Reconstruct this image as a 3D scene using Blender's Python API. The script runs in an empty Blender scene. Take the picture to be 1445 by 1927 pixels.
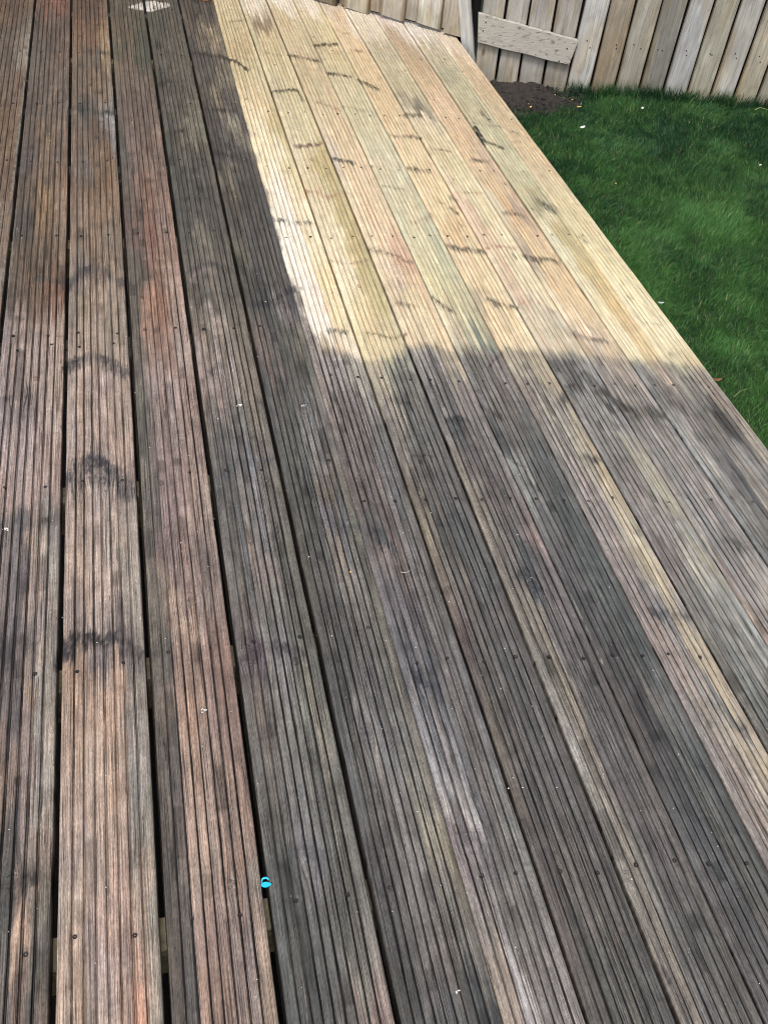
import bpy, bmesh, math, random
import numpy as np
from mathutils import Vector, Matrix

# ------------------------------------------------------------------ camera, sky, sun, exposure
scene = bpy.context.scene
COL = scene.collection
HEIGHT = 1.38
cam_data = bpy.data.cameras.new('camera')
cam = bpy.data.objects.new('camera', cam_data)
COL.objects.link(cam)
cam.matrix_world = (Matrix.Translation((0, 0, HEIGHT)) @ Matrix.Rotation(-0.3118797, 4, 'Z')
                    @ Matrix.Rotation(0.7775658, 4, 'X') @ Matrix.Rotation(0.1237276, 4, 'Z'))
cam_data.sensor_fit = 'VERTICAL'
cam_data.sensor_height = 24.0
cam_data.lens = 24.0 * 1713.67 / 1927.0
cam_data.clip_start = 0.05
cam_data.clip_end = 500
scene.camera = cam

SUN_ELEV, SUN_AZ = math.radians(58), math.radians(215)     # high behind the viewer, veiled by cloud
world = bpy.data.worlds.new('World')
scene.world = world
world.use_nodes = True
wn = world.node_tree
bg = wn.nodes['Background']
sky = wn.nodes.new('ShaderNodeTexSky')
sky.sky_type = 'NISHITA'
sky.sun_disc = False
sky.sun_elevation = SUN_ELEV
sky.sun_rotation = SUN_AZ
sky.dust_density = 4.0
hsv = wn.nodes.new('ShaderNodeHueSaturation')
hsv.inputs['Saturation'].default_value = 0.35
wn.links.new(sky.outputs[0], hsv.inputs['Color'])
wn.links.new(hsv.outputs[0], bg.inputs[0])
bg.inputs[1].default_value = 0.15

sun_data = bpy.data.lights.new('sun', 'SUN')
sun = bpy.data.objects.new('sun', sun_data)
COL.objects.link(sun)
sun_data.energy = 1.5
sun_data.angle = math.radians(14)
sun_data.color = (1.0, 0.96, 0.90)
sd = Vector((math.sin(SUN_AZ) * math.cos(SUN_ELEV), math.cos(SUN_AZ) * math.cos(SUN_ELEV), math.sin(SUN_ELEV)))
sun.rotation_euler = sd.to_track_quat('Z', 'Y').to_euler()

scene.view_settings.view_transform = 'Standard'
scene.view_settings.look = 'None'
scene.view_settings.gamma = 1
scene.view_settings.use_curve_mapping = False
scene.view_settings.exposure = 0.45
scene.render.engine = 'CYCLES'
scene.cycles.filter_width = 1.0

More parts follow.
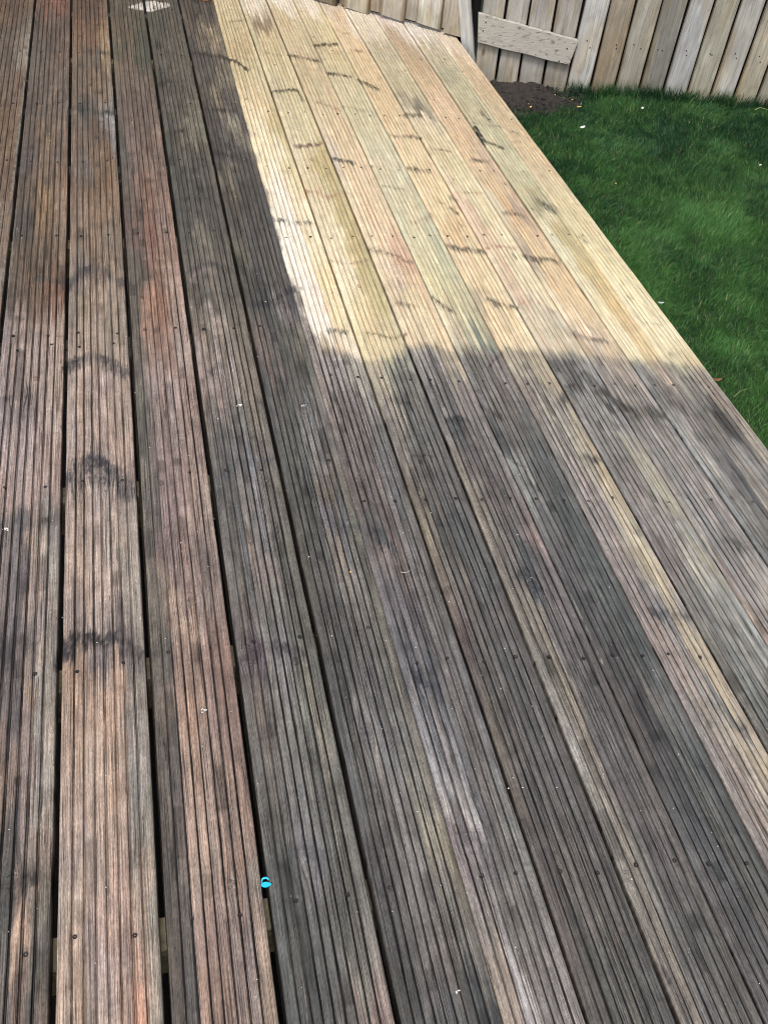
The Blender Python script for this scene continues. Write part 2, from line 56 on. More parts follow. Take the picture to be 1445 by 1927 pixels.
# ------------------------------------------------------------------ surveyed data (metres, sRGB 0-255)
GAPS=[[-0.0085,0.05586,-0.47249],[-0.0007,0.00193,-0.23762],[-0.0013,0.0056,-0.08908],[-0.00113,0.00475,0.06277],[-0.00047,0.00034,0.21907],[0.00224,-0.01014,0.36593],[-0.0009,0.0046,0.47887],[-0.00077,0.00347,0.60689],[-0.00081,0.00365,0.73041],[-0.00047,0.00158,0.85035],[-0.0017,0.00615,0.95736],[-0.00062,0.00044,1.08048],[0.00146,-0.00942,1.19888],[0.0,0.00883,1.26397],[0.00212,-0.0112,1.39691]]
COLS=[(-1,-0.485,4.349,95,70,55),(-1,-0.43,3.621,98,76,62),(-1,-0.435,3.175,105,80,55),(-1,-0.427,2.872,98,72,55),(-1,-0.464,3.932,85,72,65),(-1,-0.418,2.576,120,95,75),(-1,-0.399,2.239,110,95,85),(-1,-0.413,3.879,110,100,90),(0,-0.318,4.424,115,68,55),(0,-0.333,4.169,85,68,60),(0,-0.292,4.17,85,70,65),(0,-0.338,3.936,88,76,70),(0,-0.269,3.994,100,78,66),(0,-0.32,3.621,95,80,72),(0,-0.35,3.387,92,78,68),(0,-0.271,3.478,98,82,74),(0,-0.355,3.054,90,72,65),(0,-0.324,3.092,115,90,65),(0,-0.273,3.051,105,85,72),(0,-0.369,2.978,80,70,68),(0,-0.361,2.603,70,65,62),(0,-0.385,2.8,90,72,60),(0,-0.313,2.696,135,100,65),(0,-0.267,2.694,130,100,78),(0,-0.333,2.423,95,78,62),(0,-0.277,2.418,115,90,70),(0,-0.364,2.185,85,70,58),(0,-0.328,2.285,105,80,62),(0,-0.272,2.177,115,72,52),(0,-0.372,2.089,120,100,95),(0,-0.366,1.975,125,104,98),(0,-0.315,1.904,140,115,105),(0,-0.268,1.987,150,120,105),(0,-0.334,1.784,105,92,92),(0,-0.262,1.698,150,125,112),(0,-0.305,1.63,150,125,122),(0,-0.348,1.618,140,118,115),(0,-0.258,1.538,130,105,98),(0,-0.348,1.5,135,108,102),(0,-0.288,1.444,150,120,112),(0,-0.336,1.366,95,88,90),(0,-0.264,1.334,118,110,105),(0,-0.302,1.268,150,120,100),(0,-0.257,1.221,130,118,105),(0,-0.337,1.206,95,85,88),(0,-0.288,1.16,150,120,105),(0,-0.329,1.057,70,65,70),(0,-0.285,1.073,110,95,90),(0,-0.248,1.02,120,110,102),(0,-0.323,0.934,90,82,85),(0,-0.289,0.928,135,108,90),(0,-0.25,0.911,125,115,102),(0,-0.318,0.842,120,95,85),(0,-0.277,0.855,130,105,98),(0,-0.318,0.767,110,90,80),(0,-0.273,0.732,140,112,100),(0,-0.246,0.754,140,130,118),(0,-0.302,0.677,75,68,68),(0,-0.292,0.627,68,62,62),(0,-0.256,0.669,120,100,88),(0,-0.3,0.567,60,62,60),(0,-0.274,0.547,165,118,88),(0,-0.249,0.557,90,85,75),(0,-0.299,0.488,75,68,66),(0,-0.27,0.461,110,85,72),(0,-0.25,0.478,75,72,68),(1,-0.177,4.432,85,62,52),(1,-0.178,4.175,110,75,55),(1,-0.118,3.97,150,115,75),(1,-0.179,3.997,115,82,58),(1,-0.15,3.831,85,75,68),(1,-0.208,3.724,98,80,66),(1,-0.171,3.573,108,86,68),(1,-0.135,3.477,115,92,72),(1,-0.181,3.363,75,72,72),(1,-0.119,3.287,110,105,104),(1,-0.207,3.275,98,84,74),(1,-0.156,3.128,100,76,62),(1,-0.141,2.97,118,90,65),(1,-0.207,3.011,105,82,68),(1,-0.191,2.891,98,88,84),(1,-0.143,2.824,125,92,62),(1,-0.206,2.757,115,88,70),(1,-0.146,2.622,135,102,75),(1,-0.206,2.562,120,94,76),(1,-0.111,2.465,115,98,82),(1,-0.162,2.469,130,102,82),(1,-0.163,2.382,125,100,80),(1,-0.205,2.329,110,95,88),(1,-0.164,2.219,150,115,88),(1,-0.111,2.163,125,105,88),(1,-0.212,2.122,125,105,88),(1,-0.166,2.07,150,122,98),(1,-0.114,2.018,125,108,90),(1,-0.167,1.977,145,118,98),(1,-0.204,1.769,150,120,102),(1,-0.168,1.785,155,128,122),(1,-0.122,1.72,145,118,102),(1,-0.204,1.6,150,122,110),(1,-0.158,1.649,170,138,122),(1,-0.125,1.59,165,130,112),(1,-0.172,1.428,135,118,112),(1,-0.119,1.389,130,115,105),(1,-0.203,1.401,145,120,105),(1,-0.173,1.321,160,130,115),(1,-0.132,1.286,150,125,110),(1,-0.203,1.24,160,130,112),(1,-0.154,1.178,165,135,115),(1,-0.114,1.199,140,128,115),(1,-0.174,1.117,150,125,112),(1,-0.203,1.109,130,110,105),(1,-0.175,1.038,95,85,88),(1,-0.129,1.024,95,85,88),(1,-0.176,0.952,145,115,98),(1,-0.211,0.947,165,125,98),(1,-0.15,0.915,175,130,100),(1,-0.11,0.93,120,110,100),(1,-0.211,0.843,155,122,100),(1,-0.16,0.815,165,128,102),(1,-0.118,0.807,120,112,105),(1,-0.202,0.746,165,135,115),(1,-0.154,0.738,170,130,105),(1,-0.106,0.711,110,105,95),(1,-0.202,0.659,140,118,110),(1,-0.163,0.651,155,125,105),(1,-0.121,0.627,150,120,100),(1,-0.202,0.578,160,135,115),(1,-0.157,0.569,175,135,115),(1,-0.116,0.546,150,118,98),(1,-0.097,0.558,110,105,95),(1,-0.216,0.506,165,130,105),(1,-0.166,0.496,150,122,115),(1,-0.123,0.488,165,118,95),(1,-0.103,0.448,115,108,98),(1,-0.208,0.436,165,130,105),(1,-0.167,0.427,150,122,108),(1,-0.118,0.417,190,125,92),(1,-0.097,0.413,105,100,90),(2,-0.025,4.374,80,72,60),(2,-0.032,4.12,88,74,60),(2,-0.048,3.916,80,78,62),(2,0.024,3.934,65,72,62),(2,-0.034,3.726,98,80,68),(2,-0.003,3.525,105,88,76),(2,-0.028,3.338,95,76,68),(2,0.028,3.383,92,76,70),(2,-0.063,3.085,78,74,70),(2,-0.023,3.005,105,85,78),(2,0.03,3.042,110,86,76),(2,-0.064,2.785,88,76,70),(2,-0.003,2.713,120,85,72),(2,-0.056,2.553,95,76,70),(2,0.001,2.488,125,80,68),(2,0.035,2.547,130,100,88),(2,-0.058,2.318,82,76,70),(2,0.007,2.313,125,90,75),(2,-0.067,2.06,82,76,68),(2,-0.003,2.128,140,92,70),(2,0.024,2.126,150,110,90),(2,-0.059,1.943,85,78,70),(2,-0.014,1.939,130,95,82),(2,0.033,1.957,150,120,105),(2,-0.067,1.733,90,86,76),(2,-0.011,1.767,140,112,105),(2,0.031,1.742,135,105,92),(2,-0.07,1.53,92,86,76),(2,-0.022,1.577,120,98,94),(2,0.022,1.536,125,100,92),(2,-0.066,1.382,85,82,76),(2,-0.01,1.406,125,100,98),(2,0.042,1.367,150,118,102),(2,-0.068,1.234,88,82,76),(2,-0.022,1.227,115,92,88),(2,0.029,1.219,105,88,85),(2,-0.069,1.1,90,84,76),(2,-0.018,1.131,150,115,92),(2,0.006,1.127,125,105,100),(2,0.049,1.108,120,100,92),(2,-0.066,0.979,80,75,70),(2,-0.019,0.995,120,92,82),(2,0.037,0.985,120,88,78),(2,-0.064,0.869,78,74,70),(2,-0.02,0.861,135,102,85),(2,0.033,0.852,120,92,84),(2,-0.061,0.768,85,78,74),(2,-0.019,0.76,140,108,90),(2,0.04,0.75,135,105,90),(2,-0.067,0.677,72,68,68),(2,-0.018,0.668,145,110,92),(2,0.038,0.657,125,100,90),(2,-0.068,0.592,75,70,68),(2,-0.026,0.584,140,112,95),(2,0.021,0.575,135,100,82),(2,0.053,0.577,130,115,105),(2,-0.069,0.514,75,70,66),(2,-0.025,0.506,125,98,90),(2,0.019,0.489,115,92,86),(2,0.049,0.484,130,108,95),(2,-0.063,0.441,70,66,64),(2,-0.026,0.412,125,95,82),(2,0.017,0.404,120,100,95),(2,0.049,0.397,130,108,92),(3,0.094,4.315,70,72,58),(3,0.161,4.318,78,72,62),(3,0.103,4.065,72,74,60),(3,0.163,4.008,82,78,65),(3,0.128,3.782,85,78,66),(3,0.095,3.574,60,62,56),(3,0.163,3.574,88,80,68),(3,0.124,3.429,85,78,64),(3,0.109,3.205,80,76,64),(3,0.193,3.225,105,100,78),(3,0.157,3.12,120,108,80),(3,0.096,3.001,78,74,62),(3,0.116,2.812,72,72,62),(3,0.183,2.809,78,74,66),(3,0.138,2.672,75,72,64),(3,0.101,2.607,70,70,64),(3,0.193,2.57,72,72,66),(3,0.135,2.448,105,98,80),(3,0.112,2.361,85,76,66),(3,0.184,2.327,88,82,72),(3,0.141,2.193,105,92,78),(3,0.187,2.216,80,78,68),(3,0.109,2.144,82,76,66),(3,0.127,2.042,140,112,90),(3,0.168,2.038,105,92,78),(3,0.093,2.045,112,98,80),(3,0.09,1.928,130,104,90),(3,0.153,1.899,115,100,84),(3,0.195,1.917,100,92,78),(3,0.087,1.819,145,118,112),(3,0.144,1.812,140,112,100),(3,0.198,1.828,110,96,84),(3,0.097,1.724,125,98,90),(3,0.16,1.727,125,108,96),(3,0.089,1.637,82,80,76),(3,0.151,1.649,95,90,84),(3,0.2,1.643,100,94,84),(3,0.092,1.545,75,76,74),(3,0.137,1.521,88,84,84),(3,0.195,1.514,90,86,80),(3,0.095,1.457,70,70,72),(3,0.156,1.484,92,92,100),(3,0.099,1.391,80,78,76),(3,0.153,1.367,115,105,102),(3,0.202,1.393,85,82,74),(3,0.099,1.282,85,82,80),(3,0.152,1.274,100,94,92),(3,0.195,1.268,90,88,78),(3,0.096,1.167,88,84,80),(3,0.147,1.16,120,98,90),(3,0.199,1.152,78,78,72),(3,0.096,1.074,98,86,80),(3,0.155,1.065,95,92,84),(3,0.205,1.057,80,80,72),(3,0.103,0.975,80,68,78),(3,0.152,0.979,100,96,98),(3,0.2,0.971,82,84,76),(3,0.093,0.896,90,80,76),(3,0.139,0.888,105,98,92),(3,0.194,0.879,100,98,84),(3,0.092,0.811,95,86,78),(3,0.145,0.801,100,96,88),(3,0.189,0.794,105,102,88),(3,0.089,0.722,90,86,82),(3,0.14,0.713,95,92,88),(3,0.191,0.703,78,78,72),(3,0.086,0.64,80,76,72),(3,0.135,0.631,90,88,86),(3,0.193,0.62,85,84,76),(3,0.093,0.57,65,68,66),(3,0.138,0.595,85,82,90),(3,0.18,0.553,72,72,66),(3,0.091,0.506,70,72,70),(3,0.137,0.497,82,80,78),(3,0.186,0.503,75,76,70),(3,0.097,0.444,68,70,68),(3,0.142,0.436,75,76,74),(3,0.194,0.425,95,92,82),(3,0.093,0.375,62,64,62),(3,0.151,0.363,80,76,74),(3,0.194,0.354,130,95,85),(4,0.268,4.39,70,60,54),(4,0.319,4.326,75,66,60),(4,0.275,4.071,110,92,68),(4,0.318,4.073,135,115,80),(4,0.238,3.894,72,64,60),(4,0.286,3.839,80,74,70),(4,0.256,3.625,75,72,66),(4,0.308,3.55,125,112,82),(4,0.272,3.476,115,100,76),(4,0.315,3.428,85,76,68),(4,0.249,3.335,68,64,62),(4,0.322,3.312,75,70,66),(4,0.264,3.202,82,76,70),(4,0.305,3.158,140,125,90),(4,0.228,3.118,70,64,58),(4,0.234,2.996,66,62,62),(4,0.3,2.954,80,72,68),(4,0.253,2.843,110,98,74),(4,0.304,2.84,72,68,64),(4,0.235,2.666,85,80,68),(4,0.3,2.663,70,66,64),(4,0.244,2.534,75,72,66),(4,0.311,2.498,72,68,66),(4,0.235,2.381,88,86,70),(4,0.307,2.347,78,74,68),(4,0.256,2.183,62,62,60),(4,0.332,2.204,85,80,70),(4,0.34,2.163,65,66,76),(4,0.257,2.079,66,66,64),(4,0.316,2.099,105,95,98),(4,0.241,1.959,85,74,68),(4,0.309,1.952,80,78,70),(4,0.359,1.924,100,94,78),(4,0.239,1.845,100,78,72),(4,0.302,1.817,72,72,68),(4,0.354,1.811,82,84,74),(4,0.248,1.717,75,72,68),(4,0.295,1.691,80,76,74),(4,0.349,1.706,95,92,88),(4,0.255,1.598,72,72,68),(4,0.307,1.611,105,104,104),(4,0.353,1.586,90,88,86),(4,0.263,1.487,78,78,72),(4,0.31,1.481,85,82,80),(4,0.36,1.493,100,92,82),(4,0.258,1.385,70,70,66),(4,0.318,1.394,95,84,72),(4,0.36,1.371,92,88,76),(4,0.254,1.29,72,72,66),(4,0.318,1.273,85,85,98),(4,0.361,1.26,95,98,80),(4,0.258,1.185,76,74,68),(4,0.311,1.177,120,105,92),(4,0.353,1.171,82,80,72),(4,0.262,1.088,75,72,70),(4,0.313,1.08,105,100,94),(4,0.357,1.087,90,86,74),(4,0.253,0.987,70,68,66),(4,0.312,0.977,90,84,80),(4,0.351,0.971,95,92,80),(4,0.241,0.871,66,66,66),(4,0.297,0.862,85,82,84),(4,0.349,0.853,100,96,84),(4,0.239,0.764,76,75,74),(4,0.292,0.755,95,94,96),(4,0.342,0.746,105,100,90),(4,0.237,0.667,74,72,72),(4,0.297,0.656,96,90,88),(4,0.34,0.648,110,104,90),(4,0.235,0.577,68,66,66),(4,0.292,0.566,92,88,88),(4,0.341,0.54,125,115,88),(4,0.233,0.494,70,68,70),(4,0.296,0.482,90,84,82),(4,0.344,0.473,108,100,86),(4,0.239,0.416,66,66,66),(4,0.292,0.406,88,80,78),(4,0.346,0.395,95,90,82),(4,0.238,0.346,58,58,58),(4,0.296,0.334,66,68,70),(4,0.342,0.331,52,56,60),(5,0.422,4.433,205,190,145),(5,0.39,4.137,200,184,135),(5,0.397,3.898,190,170,125),(5,0.409,3.732,205,190,140),(5,0.431,3.575,210,195,150),(5,0.42,3.333,230,212,165),(5,0.465,3.242,205,188,130),(5,0.398,3.031,235,222,180),(5,0.43,2.873,245,235,200),(5,0.476,2.833,222,208,155),(5,0.415,2.657,252,246,225),(5,0.47,2.586,240,225,185),(5,0.412,2.429,255,252,235),(5,0.444,2.337,250,235,190),(5,0.41,2.225,255,250,235),(5,0.465,2.193,235,218,165),(5,0.408,2.04,255,250,235),(5,0.45,2.036,240,225,175),(5,0.417,1.895,190,175,145),(5,0.462,1.913,240,230,205),(5,0.46,1.867,225,212,185),(5,0.42,1.804,130,115,110),(5,0.473,1.798,175,165,145),(5,0.43,1.717,105,92,92),(5,0.482,1.711,110,105,98),(5,0.419,1.598,105,90,88),(5,0.477,1.571,95,92,92),(5,0.409,1.433,100,88,88),(5,0.468,1.425,88,86,88),(5,0.4,1.333,88,76,76),(5,0.461,1.292,92,90,90),(5,0.398,1.224,70,72,76),(5,0.45,1.201,100,92,92),(5,0.404,1.149,110,92,88),(5,0.45,1.114,88,84,84),(5,0.396,1.027,95,90,98),(5,0.458,0.979,88,86,84),(5,0.397,0.868,66,68,78),(5,0.451,0.882,90,84,88),(5,0.389,0.802,105,102,108),(5,0.455,0.79,92,86,88),(5,0.372,0.7,105,102,108),(5,0.443,0.688,90,86,86),(5,0.383,0.64,140,132,130),(5,0.453,0.628,92,88,88),(5,0.38,0.567,115,98,102),(5,0.408,0.571,85,80,84),(5,0.456,0.553,100,98,94),(5,0.36,0.47,110,100,96),(5,0.424,0.458,102,96,92),(5,0.377,0.389,125,110,98),(5,0.431,0.379,100,92,90),(5,0.366,0.32,165,142,122),(5,0.397,0.306,160,150,145),(5,0.454,0.309,125,112,108),(6,0.545,4.475,215,212,205),(6,0.499,4.204,165,160,120),(6,0.542,4.271,160,130,90),(6,0.553,4.02,185,170,120),(6,0.493,3.733,200,188,140),(6,0.548,3.68,190,180,135),(6,0.509,3.55,165,160,125),(6,0.566,3.525,200,190,140),(6,0.548,3.286,190,192,150),(6,0.533,3.379,180,172,130),(6,0.546,3.152,195,185,140),(6,0.576,3.109,205,195,150),(6,0.506,2.908,215,205,175),(6,0.568,2.906,170,160,85),(6,0.533,2.757,205,190,150),(6,0.589,2.772,165,155,90),(6,0.528,2.582,225,212,175),(6,0.586,2.579,180,160,85),(6,0.517,2.391,228,218,185),(6,0.586,2.417,175,160,90),(6,0.515,2.216,235,228,195),(6,0.59,2.21,165,160,95),(6,0.522,2.03,235,220,170),(6,0.585,2.049,180,175,105),(6,0.524,1.907,215,200,150),(6,0.586,1.925,190,182,140),(6,0.527,1.793,200,182,150),(6,0.566,1.811,135,135,105),(6,0.516,1.686,170,155,130),(6,0.569,1.68,100,98,88),(6,0.514,1.567,120,105,98),(6,0.565,1.56,88,88,86),(6,0.501,1.457,110,100,90),(6,0.549,1.45,82,82,82),(6,0.499,1.353,95,86,78),(6,0.558,1.345,85,82,82),(6,0.494,1.24,120,108,84),(6,0.558,1.216,72,74,76),(6,0.495,1.136,110,96,82),(6,0.559,1.141,70,76,76),(6,0.496,1.038,105,92,82),(6,0.562,1.041,80,72,74),(6,0.494,0.923,88,72,74),(6,0.552,0.939,78,76,76),(6,0.496,0.828,82,74,74),(6,0.544,0.82,72,72,72),(6,0.487,0.721,85,80,72),(6,0.541,0.722,78,74,76),(6,0.488,0.621,84,74,70),(6,0.523,0.615,72,72,74),(6,0.488,0.53,70,66,68),(6,0.535,0.521,80,74,72),(6,0.488,0.445,72,66,66),(6,0.527,0.454,82,76,74),(6,0.489,0.367,78,70,70),(6,0.53,0.374,66,70,66),(6,0.485,0.295,75,70,70),(6,0.532,0.3,72,72,70),(7,0.668,4.497,225,222,218),(7,0.635,4.276,185,170,130),(7,0.662,4.147,185,165,120),(7,0.656,3.963,180,160,125),(7,0.717,3.995,170,160,120),(7,0.67,3.847,185,165,125),(7,0.665,3.628,165,150,115),(7,0.659,3.475,185,165,120),(7,0.682,3.377,200,178,138),(7,0.696,3.238,205,180,140),(7,0.665,2.982,215,190,150),(7,0.621,2.943,190,180,170),(7,0.694,2.94,220,190,155),(7,0.672,2.75,222,195,160),(7,0.63,2.716,225,205,170),(7,0.67,2.574,225,195,160),(7,0.667,2.412,228,200,170),(7,0.628,2.383,220,205,170),(7,0.687,2.289,200,140,125),(7,0.651,2.205,225,205,180),(7,0.699,2.146,215,185,150),(7,0.65,2.07,190,170,150),(7,0.681,2.015,225,200,150),(7,0.64,1.968,232,218,180),(7,0.706,1.937,225,205,165),(7,0.65,1.895,200,180,150),(7,0.655,1.801,140,128,118),(7,0.71,1.795,160,140,125),(7,0.653,1.692,110,102,98),(7,0.701,1.665,118,105,102),(7,0.646,1.57,78,80,84),(7,0.692,1.545,105,98,98),(7,0.635,1.439,110,98,88),(7,0.673,1.398,95,84,86),(7,0.624,1.319,110,100,85),(7,0.696,1.276,95,86,86),(7,0.627,1.175,120,108,96),(7,0.69,1.151,78,80,84),(7,0.633,1.086,105,95,88),(7,0.723,1.177,130,98,90),(7,0.667,1.053,62,70,78),(7,0.701,1.02,95,84,86),(7,0.636,0.963,115,104,88),(7,0.675,0.919,88,82,84),(7,0.625,0.829,112,104,90),(7,0.69,0.819,82,78,80),(7,0.624,0.729,125,112,98),(7,0.685,0.729,80,78,80),(7,0.626,0.645,130,118,104),(7,0.68,0.646,82,78,80),(7,0.629,0.548,115,106,92),(7,0.686,0.547,84,76,76),(7,0.628,0.46,110,104,92),(7,0.682,0.458,78,74,74),(7,0.627,0.378,105,98,88),(7,0.687,0.375,72,72,70),(7,0.626,0.303,100,92,86),(7,0.689,0.29,78,74,70),(7,0.653,0.255,85,80,78),(8,0.788,4.49,228,222,215),(8,0.766,4.216,190,175,130),(8,0.825,4.154,210,196,140),(8,0.751,3.996,170,150,110),(8,0.791,3.85,195,180,130),(8,0.792,3.737,190,178,130),(8,0.835,3.738,185,175,130),(8,0.777,3.551,190,182,140),(8,0.803,3.376,175,180,140),(8,0.814,3.236,185,190,155),(8,0.823,3.103,195,195,160),(8,0.872,3.145,165,180,150),(8,0.814,2.896,205,205,175),(8,0.879,2.934,160,178,150),(8,0.814,2.743,195,198,165),(8,0.858,2.704,165,180,155),(8,0.805,2.566,210,205,170),(8,0.74,2.438,185,195,165),(8,0.848,2.464,160,178,155),(8,0.774,2.312,195,200,160),(8,0.838,2.248,165,180,150),(8,0.776,2.139,200,200,150),(8,0.814,2.055,170,180,145),(8,0.748,1.983,220,215,185),(8,0.822,1.976,150,165,140),(8,0.764,1.883,170,165,150),(8,0.821,1.853,120,140,125),(8,0.759,1.768,100,98,92),(8,0.828,1.76,130,112,105),(8,0.754,1.659,105,102,100),(8,0.814,1.631,100,92,92),(8,0.75,1.518,72,70,72),(8,0.821,1.529,88,90,88),(8,0.752,1.406,110,112,108),(8,0.815,1.398,80,88,90),(8,0.755,1.301,95,92,92),(8,0.821,1.275,72,78,80),(8,0.751,1.188,90,84,84),(8,0.815,1.163,66,72,76),(8,0.754,1.068,72,68,72),(8,0.804,1.046,72,84,84),(8,0.756,0.958,70,70,74),(8,0.815,0.935,66,74,76),(8,0.754,0.844,68,68,70),(8,0.815,0.834,66,74,76),(8,0.756,0.75,72,66,68),(8,0.815,0.74,84,84,84),(8,0.754,0.653,68,66,70),(8,0.81,0.643,62,70,72),(8,0.747,0.555,66,68,72),(8,0.811,0.543,68,72,72),(8,0.745,0.473,72,76,80),(8,0.811,0.451,66,68,66),(8,0.744,0.396,84,76,76),(8,0.794,0.37,72,70,70),(8,0.739,0.303,76,70,70),(9,0.911,4.356,215,175,140),(9,0.881,4.46,205,190,180),(9,0.932,4.223,228,215,205),(9,0.906,4.093,215,185,145),(9,0.915,3.911,215,180,130),(9,0.911,3.684,215,180,130),(9,0.907,3.474,218,185,135),(9,0.882,3.551,205,180,130),(9,0.913,3.234,215,185,140),(9,0.899,3.015,220,190,150),(9,0.897,2.854,222,200,150),(9,0.875,2.632,225,200,155),(9,0.898,2.46,215,175,120),(9,0.891,2.561,230,210,160),(9,0.887,2.304,225,195,160),(9,0.869,2.188,228,200,150),(9,0.924,2.155,235,215,170),(9,0.914,2.073,190,165,130),(9,0.875,2.049,150,140,115),(9,0.896,1.969,238,205,160),(9,0.954,1.913,240,222,180),(9,0.894,1.87,235,205,160),(9,0.94,1.829,200,180,150),(9,0.878,1.777,150,135,118),(9,0.949,1.77,170,150,125),(9,0.883,1.666,118,104,98),(9,0.936,1.617,145,130,112),(9,0.873,1.523,130,115,108),(9,0.939,1.515,150,135,112),(9,0.871,1.409,115,108,102),(9,0.942,1.418,120,110,98),(9,0.895,1.334,150,125,118),(9,0.959,1.361,190,160,120),(9,0.892,1.232,130,115,108),(9,0.952,1.224,180,165,140),(9,0.884,1.123,140,118,112),(9,0.953,1.113,195,178,155),(9,0.882,1.034,135,112,105),(9,0.954,1.009,200,175,135),(9,0.901,0.948,105,100,102),(9,0.962,0.952,130,122,118),(9,0.862,0.889,140,112,102),(9,0.936,0.877,175,160,138),(9,0.871,0.812,135,112,105),(9,0.938,0.789,195,165,135),(9,0.864,0.709,115,105,98),(9,0.929,0.709,100,98,98),(9,0.858,0.635,130,112,105),(9,0.934,0.621,170,145,125),(9,0.874,0.532,125,108,100),(10,1.009,4.361,215,212,205),(10,1.015,4.161,205,200,190),(10,1.02,3.973,150,145,125),(10,1.012,3.74,165,160,125),(10,1.026,3.525,165,165,130),(10,1.018,3.326,125,118,98),(10,1.014,3.232,225,210,180),(10,1.019,3.098,210,200,160),(10,1.004,2.97,195,185,140),(10,1.038,2.888,210,200,155),(10,1.023,2.771,215,205,160),(10,1.068,2.731,220,212,175),(10,0.978,2.556,215,180,160),(10,1.049,2.552,215,205,160),(10,0.973,2.423,205,170,150),(10,1.048,2.386,225,215,180),(10,1.031,2.233,210,205,170),(10,0.985,2.296,215,195,165),(10,0.978,2.122,200,165,150),(10,1.057,2.115,225,212,175),(10,0.995,1.986,180,178,165),(10,1.047,1.955,165,160,155),(10,0.982,1.861,185,175,160),(10,1.046,1.83,185,180,160),(10,0.983,1.743,90,88,88),(10,1.055,1.736,135,132,125),(10,0.993,1.653,120,118,115),(10,1.063,1.646,85,85,88),(10,0.994,1.548,120,115,112),(10,1.054,1.521,125,122,118),(10,1.001,1.43,110,104,100),(10,1.048,1.443,140,140,132),(10,1.009,1.354,105,98,94),(10,1.068,1.365,155,155,148),(10,1.01,1.266,120,108,104),(10,1.064,1.242,150,155,145),(10,0.997,1.153,125,115,112),(10,1.068,1.143,125,130,125),(10,0.993,1.091,110,95,95),(10,1.06,1.051,150,150,138),(10,1.01,1.001,110,108,102),(10,1.064,0.964,125,130,124),(10,1.002,0.892,105,102,98),(10,1.072,0.868,130,135,128),(10,0.995,0.792,105,105,98),(10,1.0,0.72,90,92,88),(11,1.135,4.265,225,215,205),(11,1.105,4.037,190,165,130),(11,1.108,3.856,190,165,125),(11,1.11,3.686,200,172,130),(11,1.12,3.474,215,185,145),(11,1.116,3.231,220,190,150),(11,1.113,3.009,222,190,145),(11,1.139,2.966,200,175,145),(11,1.128,2.805,225,195,150),(11,1.124,2.618,225,190,140),(11,1.084,2.55,215,205,170),(11,1.132,2.479,225,190,145),(11,1.149,2.581,190,165,140),(11,1.128,2.317,230,205,155),(11,1.101,2.288,185,165,140),(11,1.141,2.165,230,200,150),(11,1.085,2.058,230,210,170),(11,1.143,1.998,228,200,150),(11,1.108,1.949,235,215,180),(11,1.124,1.871,200,182,160),(11,1.081,1.803,190,170,140),(11,1.155,1.795,210,190,155),(11,1.075,1.711,145,130,118),(11,1.156,1.725,175,155,135),(11,1.073,1.601,120,108,100),(11,1.143,1.593,120,112,108),(11,1.094,1.516,100,94,90),(11,1.14,1.49,115,110,105),(11,1.089,1.381,125,118,112),(11,1.154,1.372,130,120,115),(11,1.092,1.272,135,125,118),(11,1.147,1.248,140,128,124),(11,1.092,1.139,130,125,118),(11,1.145,1.116,105,102,102),(11,1.085,1.004,135,115,108),(11,1.146,0.98,145,132,125),(11,1.074,0.894,140,110,92),(12,1.226,4.137,222,216,205),(12,1.217,4.009,195,185,150),(12,1.232,3.888,180,172,140),(12,1.23,3.632,175,170,135),(12,1.228,3.473,190,185,145),(12,1.22,3.229,190,188,150),(12,1.211,3.006,200,195,155),(12,1.204,2.802,195,195,155),(12,1.209,2.65,200,195,150),(12,1.227,2.542,160,155,120),(12,1.238,2.472,210,200,160),(12,1.254,2.371,195,180,125),(12,1.213,2.311,225,220,180),(12,1.251,2.186,210,190,130),(12,1.209,2.102,230,222,180),(12,1.259,2.042,215,190,130),(12,1.211,1.966,225,215,170),(12,1.256,1.884,220,190,135),(12,1.22,1.837,230,218,175),(12,1.26,1.784,225,200,145),(12,1.199,1.72,130,125,115),(12,1.273,1.712,160,140,120),(12,1.208,1.607,95,92,90),(12,1.269,1.579,110,100,96),(12,1.208,1.482,120,116,110),(12,1.28,1.453,105,98,94),(12,1.211,1.346,130,128,122),(12,1.277,1.338,85,86,90),(12,1.227,1.219,110,110,108),(12,1.26,1.181,90,88,88),(13,1.331,4.076,225,212,190),(13,1.353,3.982,215,195,165),(13,1.348,3.802,205,180,140),(13,1.349,3.578,205,180,140),(13,1.334,3.323,205,182,140),(13,1.326,3.046,210,188,145),(13,1.3,2.798,210,192,150),(13,1.307,2.608,215,198,150),(13,1.302,2.401,225,210,160),(13,1.321,2.271,225,215,165),(13,1.327,2.121,230,220,170),(13,1.328,2.009,235,225,180),(13,1.338,1.85,235,225,180),(13,1.354,1.751,210,195,150),(13,1.351,1.681,150,130,110),(13,1.317,1.707,170,160,130),(13,1.351,1.591,140,118,102),(13,1.315,1.639,110,105,98),(13,1.331,1.467,90,85,82),(13,1.383,1.481,140,115,95),(13,1.363,1.364,140,125,105),(13,1.327,1.276,130,122,115)]
